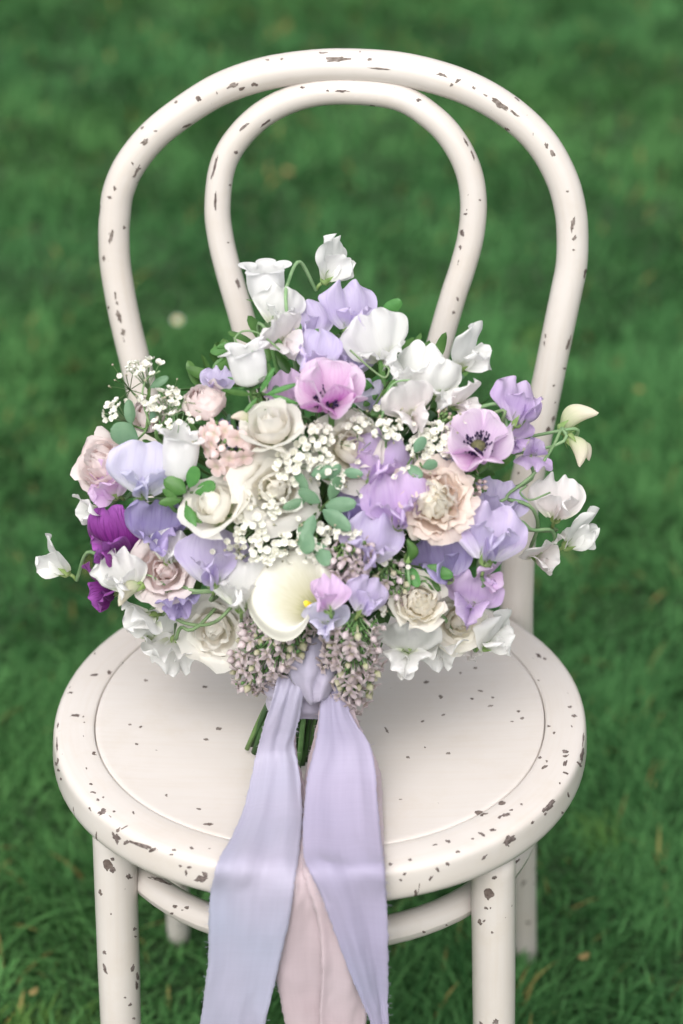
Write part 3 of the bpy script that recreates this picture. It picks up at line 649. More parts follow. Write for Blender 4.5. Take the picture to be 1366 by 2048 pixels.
def lilac(base, tip, width, n, fsize, kinds, label, lay=0., name='lilac_cluster', outward=.75):
    b = at_d(base[0], base[1], dome(*base) + lay); t = at_d(tip[0], tip[1], dome(*tip) + lay + .004); A = t - b; Ln = A.length; W = width / FPX * D0 / 2
    M = frame_z(b, A.normalized()); Mi = M.to_3x3().inverted(); tw = Mi @ CT; mb = MB(); items = []
    mb.tube([(0, 0, 0), (0, 0, Ln * .95)], [.0016, .0009], 6)
    k = 0; tries = 0; pts_ = []
    while k < n and tries < n * 60:
        tries += 1; v = rnd.random() ** .9; a = rnd.uniform(0, 2 * PI); r = W * (.55 + .45 * math.sin(PI * (.15 + .75 * v))) * (1 - .55 * v ** 2.2) * rnd.uniform(.75, 1.05)
        p = Vector((math.cos(a) * r, math.sin(a) * r, Ln * v)); ax = Vector((math.cos(a), math.sin(a), .25 + .7 * v + rnd.uniform(-.2, .2))).normalized()
        if ax.dot(tw) < -.25: continue
        s = fsize / FPX * D0 * rnd.uniform(.8, 1.15)
        if any((p - q).length < s * (.64 if kinds[0] == 'open' else .56) for q in pts_): continue
        pts_.append(p); k += 1; kd = kinds[0] if rnd.random() < outward else kinds[1 + rnd.randrange(len(kinds) - 1)]
        items.append((p, (ax + tw * .25).normalized(), s, kd)); c = Vector((0, 0, max(0, Ln * v - r * .7)))
        mb.tube([c, c.lerp(p, .55) + Vector((0, 0, .001)), p], [.0007, .0006, .0005], 4, cap=False)
        for e in range(2):
            q = c.lerp(p, rnd.uniform(.55, .85)) + Vector((rnd.uniform(-1, 1), rnd.uniform(-1, 1), rnd.uniform(-1, 1))) * .003; mb.ell(q, (.0012, .0012, .002), 5, 4)
    o = put(name, mb, 'stem', M, label); scatter(o, M, items, 'lilac_floret')
    stem_to(o, M, b, (CF + CU * .3).normalized(), .0018, mat='dark_stem'); return o
def umbel(px, py, w_px, n, fsize, axis, lay=0., label=None, flat=.35):
    d = dome(px, py) + lay; P = at_d(px, py, d); R = w_px / FPX * d / 2; Z = sv(*axis); M = frame_z(P, Z, rnd.uniform(0, 6)); mb = MB(); items = []; pts_ = []; b = Vector((0, 0, -R * 1.3)); tr_ = 0
    while len(pts_) < n and tr_ < 3000:
        tr_ += 1; a = rnd.uniform(0, 2 * PI); r = R * math.sqrt(rnd.random()) * rnd.uniform(.9, 1.15); p = Vector((math.cos(a) * r, math.sin(a) * r, R * flat * (1 - (r / R) ** 2) + rnd.uniform(-.15, .15) * R)); s = fsize / FPX * d * rnd.uniform(.75, 1.15)
        if any((p - q).length < s * .55 for q in pts_): continue
        pts_.append(p); ax = ((p - b).normalized() + Vector((rnd.uniform(-.5, .5), rnd.uniform(-.5, .5), .2))).normalized(); items.append((p, ax, s, 'spirea')); mb.tube([b, b.lerp(p, .5) + Vector((0, 0, .001)), p], .00035, 4, cap=False)
    o = put('spirea_umbel', mb, 'pea_stem', M, label); scatter(o, M, items, 'spirea_floret'); stem_to(o, M, M @ b, -Z, .0009, mat='stem'); return o
def leaf_sprig(items, mat, label, lay=0., src=None):   # items: px, py, length px, screen angle deg, width ratio, toward tilt
    px, py = items[0][:2]; b = src or (px, py); P = at_d(b[0], b[1], dome(*b) + lay + .012); M = Matrix.Translation(P); mb = MB()
    for it in items:
        q = at_d(it[0], it[1], dome(it[0], it[1]) + lay) - P; mb.tube(catmull([Vector((0, 0, 0)), q * .5 + CT * -.004, q], 4), .0008, 5, cap=False)
    o = put('leaf_sprig', mb, 'stem', M, label)
    for (x, y, ln, an, wr, tw) in items:
        d = dome(x, y) + lay; s = ln / FPX * d; Z = sv(math.cos(R_(an)), math.sin(R_(an)), tw); n_ = CT - Z * CT.dot(Z); n_ = (n_ + Vector((rnd.uniform(-.5, .5), rnd.uniform(-.5, .5), rnd.uniform(-.5, .5))) * .6); n_ = (n_ - Z * n_.dot(Z)).normalized(); Yv = -n_; X = Yv.cross(Z)
        lf = arc_petal(s, s * wr, rnd.uniform(-.3, .1), rnd.uniform(-.1, .5), 0, cup=-.3, ruf=.02, base=.15, nu=6, nv=8, wmax=.42, peak=.08, seed=rnd.uniform(0, 30))
        q = at_d(x, y, d) - P; sub('leaf', lf, mat, o, frame(q, X, Yv, Z))
    stem_to(o, M, P, CF, .0013, mat='stem'); return o

# ---- core: dark foliage that fills the inside of the head
def core():
    mb = MB(); M = Matrix.Translation(HC + CF * .03)
    for k in range(420):
        a = rnd.uniform(0, 2 * PI); c = rnd.uniform(-.5, 1); s_ = math.sqrt(1 - c * c); r = rnd.uniform(.75, 1.0)
        dv = CR * (math.cos(a) * s_ * .125) + CU * (math.sin(a) * s_ * .115 - .012) + CT * (c * .062)
        P = dv * r; Z = (dv.normalized() + Vector((rnd.uniform(-1, 1), rnd.uniform(-1, 1), rnd.uniform(-1, 1))) * .9).normalized()
        lf = arc_petal(rnd.uniform(.018, .032), rnd.uniform(.007, .012), rnd.uniform(-.2, .3), .5, 0, cup=-.3, base=.2, nu=3, nv=5, wmax=.4); mb.add(lf, frame_z(P, Z, rnd.uniform(0, 6)))
    o = put('foliage', mb, 'leaf_green', M); o['kind'] = 'stuff'
    mb = MB()
    for k in range(46):
        a = rnd.uniform(0, 2 * PI); r = math.sqrt(rnd.random()); e = HC + CR * math.cos(a) * r * .11 + CU * (math.sin(a) * r * .10 - .01) + CT * (.05 * (1 - r * r)) + CF * .02
        mb.tube(catmull([KNOT + Vector((math.cos(a), math.sin(a), 0)) * .008 * r, KNOT.lerp(e, .4) + CF * .01, e], 4), .0016, 5, cap=False)
    mb2 = MB(); mb2.ell((0, 0, 0), (.105, .06, .09), 20, 14); 
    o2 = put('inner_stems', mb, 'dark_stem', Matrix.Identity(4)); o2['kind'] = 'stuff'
core()
# ---- the tied handle of stems
ENDS = [(494, 1498, 0, 556, 1372), (502, 1490, .002, 560, 1368), (509, 1506, 0, 560, 1378), (520, 1502, .002, 566, 1376), (533, 1508, .002, 572, 1380), (548, 1512, .002, 580, 1385), (565, 1515, .003, 590, 1385), (585, 1522, .002, 606, 1390), (597, 1534, 0, 612, 1392),
        (604, 1530, .002, 618, 1394), (610, 1522, .004, 626, 1396), (594, 1500, .006, 600, 1392), (617, 1500, .005, 634, 1396), (630, 1490, .006, 640, 1392), (622, 1480, .009, 630, 1380), (648, 1480, .006, 650, 1385)]
for i, (x, y, dz, tx, ty) in enumerate(ENDS):
    e = at_z(x, y, ZS + .0005 + dz); k = at_d(tx, ty, 1.716 - .012 * math.sin(i * 1.9)); t_ = KNOT + (k - KNOT) * .4 + Vector((0, 0, .012))
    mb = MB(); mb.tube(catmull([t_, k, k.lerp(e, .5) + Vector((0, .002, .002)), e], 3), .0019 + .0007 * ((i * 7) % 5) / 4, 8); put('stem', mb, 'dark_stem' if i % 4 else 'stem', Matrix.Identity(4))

W_, LV, PL, PU, OR, PK, MG, BW = 'white', 'lavender', 'pale_lavender', 'purple', 'orchid', 'pink_lilac', 'magenta', 'blush_white'
U0 = (0, 1, .15)
# white sweet peas
sweet_pea(662, 515, 118, (.80, .10, .35), (.25, 1, .1), W_, -.0, 'white sweet pea at the very top, seen from the side', path=[(600, 524), (578, 560), (573, 620)], fold=.9)
sweet_pea(560, 612, 100, (.2, -.1, 1), (.2, 1, .1), W_, -.012)
sweet_pea(562, 664, 105, (.6, -.5, .6), (-.3, .7, .6), BW, -.018)
sweet_pea(757, 682, 135, (.25, -.35, .9), (-.35, 1, .3), W_, -.012, fold=.3)
sweet_pea(932, 688, 125, (.85, .0, .45), (-.1, 1, .2), W_, -.02, fold=.5)
sweet_pea(830, 728, 118, (-.5, .1, .8), (.25, 1, .2), W_, -.012)
sweet_pea(882, 765, 105, (.3, -.5, .8), (.1, .8, .5), W_, -.02)
sweet_pea(930, 788, 92, (.8, -.45, .4), (.3, .8, .4), BW, -.02)
sweet_pea(820, 808, 108, (.3, -.55, .75), (-.2, .8, .6), BW, -.03, path=[(790, 770), (765, 810)], wings=.5)
sweet_pea(182, 1008, 84, (-.8, -.55, .4), (-.2, .6, .6), W_, -.02)
sweet_pea(116, 1104, 112, (-.95, .0, .25), (-.05, 1, .1), W_, -.01, 'white sweet pea reaching out alone beside the deep magenta sweet pea', path=[(175, 1105), (215, 1125), (250, 1150)], fold=.7)
sweet_pea(242, 1142, 112, (-.35, -.2, 1), (-.4, 1, .2), W_, -.038, ruf=.11, fold=-.3)
sweet_pea(342, 1092, 84, (.1, .2, 1), (.2, 1, 0), W_, -.01)
sweet_pea(290, 1220, 112, (-.75, -.55, .35), (-.1, .5, .8), W_, -.025, path=[(335, 1226), (370, 1246), (420, 1248), (462, 1215)], fold=.3)
sweet_pea(350, 1316, 124, (.05, -.75, -.35), (0, -.6, .75), W_, -.02, 'white sweet pea hanging over the seat with its green calyx on top', path=[(352, 1278), (362, 1255), (400, 1250)], fold=.5, tilt=.2)
sweet_pea(310, 1262, 112, (.1, -.6, .6), (.2, .7, .5), W_, .012)
sweet_pea(484, 1166, 132, (-.1, .1, 1), (.1, 1, 0), W_, -.022, ruf=.09)
sweet_pea(1118, 995, 112, (.15, .1, .9), (.1, 1, 0), PL if False else BW, -.015)
sweet_pea(1150, 1048, 124, (.85, -.05, .4), (.2, .9, .3), W_, -.03, 'white sweet pea with ruffled petals reaching past the back hoop leg', path=[(1105, 1062), (1065, 1060), (1040, 1042), (1010, 1048)], fold=.4)
sweet_pea(1088, 1100, 104, (.5, -.7, .45), (.2, .5, .8), BW, -.0, path=[(1075, 1040), (1020, 1000)])
sweet_pea(812, 1292, 132, (-.15, -.75, .6), (-.1, .5, .9), W_, -.03, ruf=.09, path=[(842, 1262), (830, 1240)])
sweet_pea(880, 1305, 112, (.15, -.85, -.2), (.1, -.5, .8), W_, -.022, path=[(868, 1262), (850, 1240)])
sweet_pea(985, 1258, 118, (.75, -.2, .5), (.2, .8, .5), W_, -.025, path=[(935, 1273), (908, 1268), (882, 1228), (840, 1222), (782, 1228)], ruf=.08)
sweet_pea(945, 1275, 100, (.2, -.7, .5), (.1, .6, .7), BW, .01)
# lavender, purple and pink ones
sweet_pea(700, 612, 120, (.45, .05, .9), (-.1, 1, 0), LV, -.005, 'lavender sweet pea with a round banner below the topmost white flower', fold=.25)
sweet_pea(612, 645, 108, (-.2, .1, 1), (-.2, 1, 0), PU if False else LV, .005)
sweet_pea(628, 700, 105, (-.4, .2, .8), (.1, 1, 0), LV, -.015)
sweet_pea(708, 712, 105, (.1, -.1, 1), (0, 1, 0), LV, .012)
sweet_pea(288, 938, 142, (.05, -.1, 1), (.1, 1, 0), PL, -.035, 'large pale lavender sweet pea in front of the white bellflower', fold=.35, ruf=.07)
sweet_pea(212, 962, 100, (-.65, -.3, .6), (-.2, .9, .3), PK, -.018, fold=.6)
sweet_pea(314, 1045, 130, (.15, -.3, 1), (.1, 1, .2), PU, -.012, 'blue-purple sweet pea beside the deep magenta one', ruf=.07)
sweet_pea(425, 1112, 142, (0, .15, 1), (0, 1, 0), LV, -.022, fold=.35)
sweet_pea(758, 915, 132, (.15, .15, .95), (.25, 1, 0), OR, -.022)
sweet_pea(792, 1000, 138, (.05, .0, 1), (-.15, 1, 0), OR, -.034, ruf=.08)
sweet_pea(706, 1005, 95, (-.6, .05, .75), (-.1, 1, 0), PU, -.015)
sweet_pea(742, 1078, 126, (.05, -.05, 1), (.1, 1, 0), LV, -.035, ruf=.08)
sweet_pea(1042, 800, 122, (.55, .35, .65), (.1, .9, -.3), OR, -.02, 'violet sweet pea in front of the back hoop beside the lilac anemone', path=[(1000, 812), (960, 815), (910, 835), (880, 870)], fold=.8)
sweet_pea(1034, 868, 72, (.3, -.6, .6), (.2, .7, .5), OR, -.012, path=[(1005, 845), (990, 825)])
sweet_pea(1068, 915, 76, (.15, .8, .5), (.1, -.3, 1), OR, -.012, fold=1.1)
sweet_pea(982, 1062, 152, (.15, .35, .9), (.15, 1, -.2), LV, -.045, ruf=.07, fold=.5)
sweet_pea(1000, 1002, 118, (.3, .2, .9), (.25, 1, 0), LV, -.012)
sweet_pea(884, 1115, 124, (-.35, -.1, .95), (-.15, 1, 0), PU, -.02)
sweet_pea(945, 1190, 120, (-.25, -.55, .75), (.1, .8, .5), OR, -.035, fold=.2)
sweet_pea(985, 1148, 74, (.6, -.75, .3), (.4, .4, .7), PK, -.045, path=[(955, 1110), (930, 1118), (850, 1135)], fold=1.)
sweet_pea(654, 1186, 88, (-.5, .2, .8), (0, 1, .1), PK, -.058, path=[(690, 1165), (725, 1160)])
sweet_pea(652, 1236, 90, (-.05, -.7, .7), (0, .6, .8), PL, -.052)
sweet_pea(735, 1190, 96, (.5, .1, .85), (.3, 1, 0), LV, -.045)
sweet_pea(356, 1206, 90, (.1, -.8, -.1), (.1, -.2, 1), PU, -.018, path=[(362, 1172), (400, 1182), (470, 1165)], fold=.7)
sweet_pea(432, 758, 74, (-.2, .3, .9), (.1, 1, 0), LV, .0)
sweet_pea(745, 792, 84, (.3, 0, .95), (.1, 1, 0), PL, .012)
sweet_pea(890, 915, 92, (.1, .1, 1), (-.1, 1, 0), PL, .01)
sweet_pea(465, 868, 84, (0, .2, 1), (0, 1, 0), PU, .012)
sweet_pea(568, 778, 98, (-.6, .2, .8), (-.1, 1, 0), PK, .004)
sweet_pea(222, 1066, 134, (-.45, -.25, .85), (-.15, 1, .1), MG, -.026, 'deep magenta sweet pea with velvety petals', fold=.15)
sweet_pea(208, 1166, 108, (-.5, -.7, .6), (-.3, .6, .7), MG, -.014)
pea_bud(1158, 838, 82, (.75, .5, .3), (-.4, .9, 0), 'cream sweet pea bud on a long arching stem', -.025, path=[(1122, 858), (1105, 895), (1070, 945), (1020, 985), (985, 1005)])
pea_bud(1152, 902, 66, (.45, -.85, .2), (.8, .4, 0), 'pale green sweet pea bud hanging below the cream bud', -.025, path=[(1134, 868), (1124, 858), (1108, 892)])
pea_bud(1168, 902, 44, (.65, -.7, .2), (.7, .5, 0), None, -.025, path=[(1150, 880), (1128, 860)])
pea_bud(258, 1188, 64, (-.7, -.5, .4), (-.3, .7, .3), None, -.045, path=[(290, 1165), (330, 1182), (400, 1185), (455, 1170)])
for pth in ([(572, 640), (540, 660), (520, 690), (530, 712), (512, 716), (500, 690)], [(560, 700), (520, 668), (488, 662), (470, 676), (478, 690)], [(820, 760), (790, 765), (772, 790), (765, 830), (755, 850)], [(1100, 985), (1060, 1000), (1040, 985), (1052, 972)], [(1010, 1100), (960, 1090), (930, 1112), (880, 1130), (850, 1132)], [(300, 850), (285, 800), (292, 760), (320, 742)], [(330, 1170), (296, 1150), (270, 1160), (262, 1180)], [(700, 700), (745, 740), (770, 755), (778, 738), (766, 730)]):
    mb = MB(); mb.tube(catmull([at_d(x, y, dome(x, y) - .022) for x, y in pth], 6), .00075, 5); put('tendril', mb, 'pea_stem', Matrix.Identity(4))
# anemones
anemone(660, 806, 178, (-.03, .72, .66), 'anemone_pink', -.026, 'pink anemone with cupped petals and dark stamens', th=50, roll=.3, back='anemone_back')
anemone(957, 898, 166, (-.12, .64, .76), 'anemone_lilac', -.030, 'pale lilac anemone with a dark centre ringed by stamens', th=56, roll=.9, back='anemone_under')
# bellflowers
bellflower(532, 563, 108, 86, (-.05, 1, .42), -.012, 'white bellflower highest among the bells')
bellflower(494, 726, 108, 92, (-.25, 1, .42), -.03, 'white bellflower tilted left above curling green sepals', roll=.9)
bellflower(362, 905, 106, 118, (.15, 1, .50), -.026, 'tall white bellflower beside the pale lavender sweet pea', roll=.5, sepals=False)
# roses, ranunculus, peony buds
rose(543, 858, 122, (-.12, .62, .7), 'ivory', -.03, 'cream rose half open below the bellflower', .35, ((2, .3), (3, .5), (4, .78), (4, 1.)), hgt=1.25)
rose(430, 1016, 132, (-.40, .45, .75), 'ivory', -.026, 'cream rose with broad loose petals beside the blue-purple sweet pea', .5, ((2, .4), (3, .68), (4, 1.)), frill=.04, hgt=1.2)
rose(552, 978, 142, (.10, .05, 1), 'ivory', -.022, 'cream rose under the white filler blossom', .75, ((2, .35), (3, .6), (4, .8), (5, 1.)), frill=.09)
rose(700, 898, 140, (.1, .2, 1), 'cream', -.012, None, .6, ((3, .3), (4, .5), (5, .78), (5, 1.)))
rose(838, 1202, 116, (.0, .15, 1), 'cream', -.03, 'round cream ranunculus with tightly wrapped petals', .25, ((3, .35), (4, .5), (5, .68), (6, .84), (6, 1.)), name='ranunculus', frill=.02)
rose(432, 1256, 136, (-.2, -.3, .9), 'ivory', .006, None, .8, ((3, .35), (4, .6), (5, .8), (5, 1.)), frill=.05)
rose(915, 1242, 108, (.2, -.2, .9), 'cream', -.01, None, .6, ((3, .35), (4, .6), (5, .8), (5, 1.)), frill=.05)
rose(478, 962, 84, (-.2, .2, .9), 'cream', .0, None, .6)
rose(410, 806, 106, (-.15, .62, .7), 'pink_rose', -.012, 'pale pink globe ranunculus left of the bellflower', .05, ((3, .4), (4, .62), (5, .85), (5, 1.)), name='ranunculus', hgt=1.15, frill=.015)
rose(212, 930, 132, (-.5, .3, .75), 'pink_rose', -.004, 'pale pink peony bud with crinkled petal edges', .2, ((4, .4), (5, .6), (6, .8), (6, 1.)), name='peony_bud', hgt=1.1, frill=.05)
rose(298, 830, 96, (-.2, .5, .8), 'pink_rose', .004, None, .05, ((3, .4), (4, .7), (5, 1.)), name='ranunculus', frill=.015)
rose(330, 1142, 124, (-.1, .0, 1), 'pink_rose', -.010, 'dusty pink rose half hidden behind white sweet peas', .5, ((3, .3), (4, .5), (5, .75), (5, 1.)))
rose(868, 1002, 158, (.15, .12, 1), 'peach', -.030, 'peach garden rose with many thin frilled petals', .55, ((5, .42), (7, .58), (8, .74), (9, .88), (9, 1.)), frill=.07, centre='bud_cream', hgt=.75, inner='cream')
# calla lily
def calla():
    d = dome(600, 1180) - .040; O = at_d(632, 1222, d + .020); Z = sv(-.40, .36, .84); M = frame_z(O, Z, 0)
    def fn(u0, v):
        u = u0 * 2 - 1; a = u * PI * 1.03; a0 = R_(138); k = max(0, (1 + math.cos(a)) / 2) ** .75
        r = .0046 + .0015 * v + .041 * v ** 1.25 * k * (1 - .10 * math.exp(-((a - .15) / .5) ** 2)) + .0016 * math.sin(a * 4 + .5) * v ** 3 + .009 * math.exp(-((a + .25) / .22) ** 2) * v ** 6 + .004 * math.exp(-((a + 1.0) / .45) ** 2) * v ** 3
        z = .044 * math.sin(min(1, v / .9) * PI / 2) * (.72 + .28 * k) - .014 - .012 * sstep(.74, 1, v) ** 1.7 * (.25 + .75 * k) + .002 * math.sin(a * 3) * v ** 2
        r += .0012 * u * v
        return (math.cos(a + a0) * r, math.sin(a + a0) * r, z)
    mb = MB().grid(48, 26, fn); o = put('calla_lily', mb, 'calla', M, 'creamy white calla lily with a rolled funnel and yellow spadix')
    s_ = MB(); s_.tube([(0, 0, -.010), (0, 0, .004), (-.0005, .0005, .014), (-.0008, .0008, .017)], [.0022, .0026, .0024, .0010], 10); sub('spadix', s_, 'yellow', o)
    stem_to(o, M, O - Z * .01, -Z, .0035, mat='stem')
calla()
# lilac clusters
lilac((585, 1225), (492, 1368), 158, 84, 31, ('lilac', 'bud', 'bud', 'budgreen'), 'drooping lilac cluster in bud left of the ribbon knot', -.015, outward=.72)
lilac((712, 1228), (690, 1440), 126, 96, 30, ('lilac', 'bud', 'budgreen'), 'long lilac cluster hanging over the ribbon', -.04, outward=.75)
lilac((690, 1080), (715, 1150), 114, 28, 28, ('lilac', 'bud'), None, -.025, outward=.6)
lilac((775, 1125), (800, 1205), 94, 22, 27, ('bud', 'lilac', 'budgreen'), None, -.02, outward=.4)
lilac((470, 860), (452, 945), 120, 36, 38, ('open', 'budpink'), 'pinkish lilac cluster with open florets between bellflower and cream rose', -.022, outward=.7)
lilac((930, 950), (958, 985), 60, 12, 22, ('budpink', 'open'), None, -.012, outward=.8)
lilac((880, 850), (900, 838), 60, 10, 14, ('budgreen', 'budpink'), None, -.012)
lilac((540, 1230), (580, 1290), 90, 18, 24, ('budgreen', 'bud'), None, -.02)
# white spirea
for a in ((286, 738, 72, 15, 21, (-.2, .9, .5)), (226, 824, 58, 12, 19, (-.8, .5, .5)), (342, 796, 66, 14, 21, (.2, .8, .5)), (348, 842, 78, 14, 19, (-.1, .9, .5)), (636, 874, 62, 15, 20, (.1, .5, .9)), (582, 928, 74, 20, 21, (0, .2, 1)),
          (776, 858, 56, 13, 20, (.1, .7, .7)), (868, 876, 76, 22, 21, (-.1, .5, .8)), (840, 900, 50, 10, 20, (-.2, .4, .8)), (500, 1050, 66, 18, 21, (-.3, .1, .9)), (530, 1095, 60, 14, 20, (0, -.1, 1)), (618, 1086, 66, 15, 19, (0, 0, 1)), (690, 1068, 50, 10, 19, (.2, 0, 1)), (660, 950, 48, 9, 20, (0, .2, 1)), (566, 1090, 40, 8, 19, (0, 0, 1)), (555, 1010, 50, 10, 20, (0, .2, 1)), (640, 905, 44, 9, 19, (0, .3, 1)), (715, 850, 46, 9, 19, (0, .6, .8)), (320, 815, 44, 8, 20, (0, .8, .6))):
    umbel(*a[:5], a[5], -.030 if 450 < a[0] < 800 else -.022)
# fine froth of tiny white blossom and green buds between the large flowers
def froth():
    fl_ = floret_mesh('spirea'); bd = floret_mesh('bud'); A, B, St = MB(), MB(), MB()
    spots = [(500, 1040, 60), (540, 1085, 60), (600, 1075, 60), (640, 880, 50), (585, 920, 60), (610, 960, 50), (690, 1060, 50), (780, 850, 50), (860, 880, 60), (520, 1000, 40), (660, 1090, 50), (740, 840, 50), (345, 800, 60), (260, 780, 60), (700, 960, 40), (470, 1100, 40), (830, 950, 40), (560, 1110, 50), (900, 855, 50), (420, 870, 40), (795, 1130, 40), (770, 1215, 40)]
    for (x, y, w_) in spots:
        for k in range(15):
            px, py = x + rnd.gauss(0, w_ * .5), y + rnd.gauss(0, w_ * .45); d = dome(px, py) - rnd.uniform(.012, .036); p = at_d(px, py, d); s_ = rnd.uniform(11, 18) / FPX * d
            ax = (CT + Vector((rnd.uniform(-1, 1), rnd.uniform(-1, 1), rnd.uniform(-.4, 1))) * .7).normalized(); M = frame_z(p, ax, rnd.uniform(0, 6)) @ Matrix.Scale(s_, 4)
            if rnd.random() < .45: A.add(fl_, M)
            else: B.add(bd, M @ Matrix.Scale(.55, 4))
            b = at_d(x, y, dome(x, y) + .02); St.tube([b, b.lerp(p, .6) + CT * .003, p], .00035, 3, cap=False)
    o = put('filler_stems', St, 'stem', Matrix.Identity(4)); o['kind'] = 'stuff'
    for n_, m_, mt in (('filler_blossom', A, 'spirea'), ('filler_buds', B, 'lilac_green')): q = sub(n_, m_, mt, o); q['kind'] = 'stuff'
froth()
# leaves
for _ in range(26):
    a_ = rnd.uniform(0, 2 * PI); r_ = rnd.uniform(.25, .8); x_, y_ = 640 + math.cos(a_) * 430 * r_, 930 + math.sin(a_) * 390 * r_
    leaf_sprig([(x_ + rnd.uniform(-20, 20), y_ + rnd.uniform(-20, 20), rnd.uniform(30, 58), rnd.uniform(0, 360), rnd.uniform(.3, .55), rnd.uniform(.2, .7)) for _k in range(4)], rnd.choice(('leaf_blue', 'leaf_green')), None, rnd.uniform(.008, .026))
leaf_sprig([(650, 1012, 66, 5, .48, .3), (640, 1005, 52, 150, .5, .3), (598, 1052, 66, -65, .56, .3), (645, 1020, 72, -35, .5, .2), (628, 1030, 60, -110, .45, .2), (660, 1000, 56, 70, .45, .2), (632, 1085, 58, -60, .55, .3), (615, 985, 50, 120, .42, .2), (612, 1000, 50, 200, .4, .2)], 'leaf_blue', 'blue-green leafy sprig at the middle of the bouquet', -.030, src=(636, 1022))
leaf_sprig([(622, 950, 48, 15, .6, .3), (685, 945, 44, -5, .5, .3), (660, 960, 40, 60, .5, .2)], 'leaf_blue', None, -.028)
leaf_sprig([(276, 878, 60, 160, .8, .3), (300, 775, 44, 30, .42, .2), (262, 850, 52, 95, .45, .1), (300, 840, 40, 60, .4, .2)], 'leaf_blue', 'round grey-green leaves by the pink ranunculus', -.018, src=(292, 860))
leaf_sprig([(372, 985, 52, 150, .7, .3), (378, 975, 48, 70, .6, .3), (390, 985, 50, 20, .6, .3), (372, 1010, 56, -70, .4, .4), (362, 1000, 46, 190, .4, .4), (375, 1020, 44, -40, .35, .4), (358, 1005, 44, 140, .35, .4)], 'leaf_green', None, -.03)
leaf_sprig([(845, 1135, 66, -15, .42, .2), (812, 1130, 52, -60, .5, .2), (830, 1150, 60, -30, .4, .1), (790, 1150, 50, 200, .4, .1)], 'leaf_green', None, -.022)
leaf_sprig([(520, 785, 60, 60, .2, .3), (505, 790, 70, 170, .16, .3), (530, 790, 70, 20, .16, .3), (515, 795, 50, 230, .18, .3), (540, 790, 60, -20, .18, .3), (522, 800, 44, -70, .35, .3)], 'leaf_green', None, -.028)
leaf_sprig([(770, 775, 60, 100, .2, .2), (765, 800, 50, 60, .25, .2), (780, 820, 50, 45, .3, .2), (740, 830, 40, 20, .4, .2)], 'leaf_green', None, -.01)
leaf_sprig([(590, 700, 56, 80, .3, .2), (575, 720, 60, 120, .3, .2), (600, 690, 50, 40, .3, .2), (560, 690, 50, 150, .2, .2)], 'leaf_green', None, .0)
leaf_sprig([(830, 905, 40, 60, .6, .3), (815, 930, 40, -40, .6, .3), (845, 935, 36, 20, .6, .3)], 'leaf_blue', None, -.03)
leaf_sprig([(850, 925, 50, 0, .3, .2), (910, 955, 50, 20, .3, .2), (900, 970, 50, -30, .3, .2)], 'leaf_green', None, .0)
pea_bud(818, 1100, 48, (.1, 1, .4), (1, 0, 0), 'plump green bud below the peach garden rose', -.03, col='leaf_green')
pea_bud(482, 838, 44, (-.8, .4, .4), (0, 1, 0), None, -.03)

# ------------------------------------------------------------------ ribbons
def strip(name, rows, mat, parent, nu=16, sub_=11, fold=.0014, seed=0., fray=.0006, folds=2.3):
    Lp = catmull([r[0] for r in rows], sub_); Rp = catmull([r[1] for r in rows], sub_); n = len(Lp) - 1
    for Q in (Lp, Rp):
        for _ in range(14): Q[1:-1] = [(Q[i - 1] + Q[i] * 2 + Q[i + 1]) / 4 for i in range(1, n)]
    w0 = (Rp[n // 2] - Lp[n // 2]).length
    def fn(u, v):
        i = round(v * n); a, b = Lp[i], Rp[i]; p = a.lerp(b, u); tl = (Lp[min(i + 1, n)] - Lp[max(0, i - 1)]); nrm = (b - a).cross(tl).normalized()
        if nrm.dot(CT) < 0: nrm = -nrm
        wv = math.sin(2 * PI * (folds * u + seed + .25 * math.sin(v * 5 + seed))) * (1 - v * .45) + 1.3 * noise.noise(Vector((u * 2.4 + seed, v * 7, seed))) + .5 * noise.noise(Vector((u * 5, v * 18 + seed, 4)))
        rg = 1 - abs(noise.noise(Vector((u * 3.2 + v * 2 + seed * 9, v * 4 - u * 2, seed)))) * 2.4; wv += .6 * max(0, rg) ** 3
        p = p + nrm * fold * (1.1 + wv)
        if u < .01 or u > .99: p = p + (b - a).normalized() * fray * (noise.noise(p * 900) * 1.2 + noise.noise(p * 2500)) 
        return p
    mb = MB().grid(nu, n, fn, uvfn=lambda u, v: (u * .05, v * .5)); o = mb.build(name, MATS[mat], parent)
    # loose threads along the torn edges
    th = MB()
    for k in range(150):
        v = rnd.random(); u = rnd.choice((0, 1)); p = Vector(fn(u, v)); i = round(v * n); out = (Rp[i] - Lp[i]).normalized() * (1 if u else -1)
        q = p + out * rnd.uniform(.0006, .0022) + Vector((rnd.uniform(-1, 1), 0, rnd.uniform(-1, 1))) * .0014; th.tube([p - out * .0006, q], .00010, 3, cap=False)
    t_ = th.build('frayed_threads', MATS[mat], o); t_['kind'] = 'stuff'
    m = o.modifiers.new('thickness', 'SOLIDIFY'); m.thickness = .0004; return o
def on(pxL, pxR, py, h): return (at_z(pxL, py, ZS + h), at_z(pxR, py, ZS + h))
def hang(pxL, pxR, py, off):
    out = []
    for x in (pxL, pxR):
        p = at_y(x, py, -.2); y = -math.sqrt(max(.01, RS ** 2 - p.x ** 2)) - off; out.append(at_y(x, py, y))
    return tuple(out)
def free(pxL, pxR, py, d, pyR=None): return (at_d(pxL, py, d), at_d(pxR, pyR or py, d))
kd = depth_of(KNOT)
lav = empty('lavender_ribbon', KNOT); tag(lav, 'lavender silk ribbon tied round the stems with two long trailing tails', 'ribbon')
pin = empty('pink_ribbon', KNOT); tag(pin, 'dusty pink silk ribbon hanging between and behind the lavender tails', 'ribbon')
def rel(o, par): o.matrix_local = Matrix.Translation(-par.location); return o
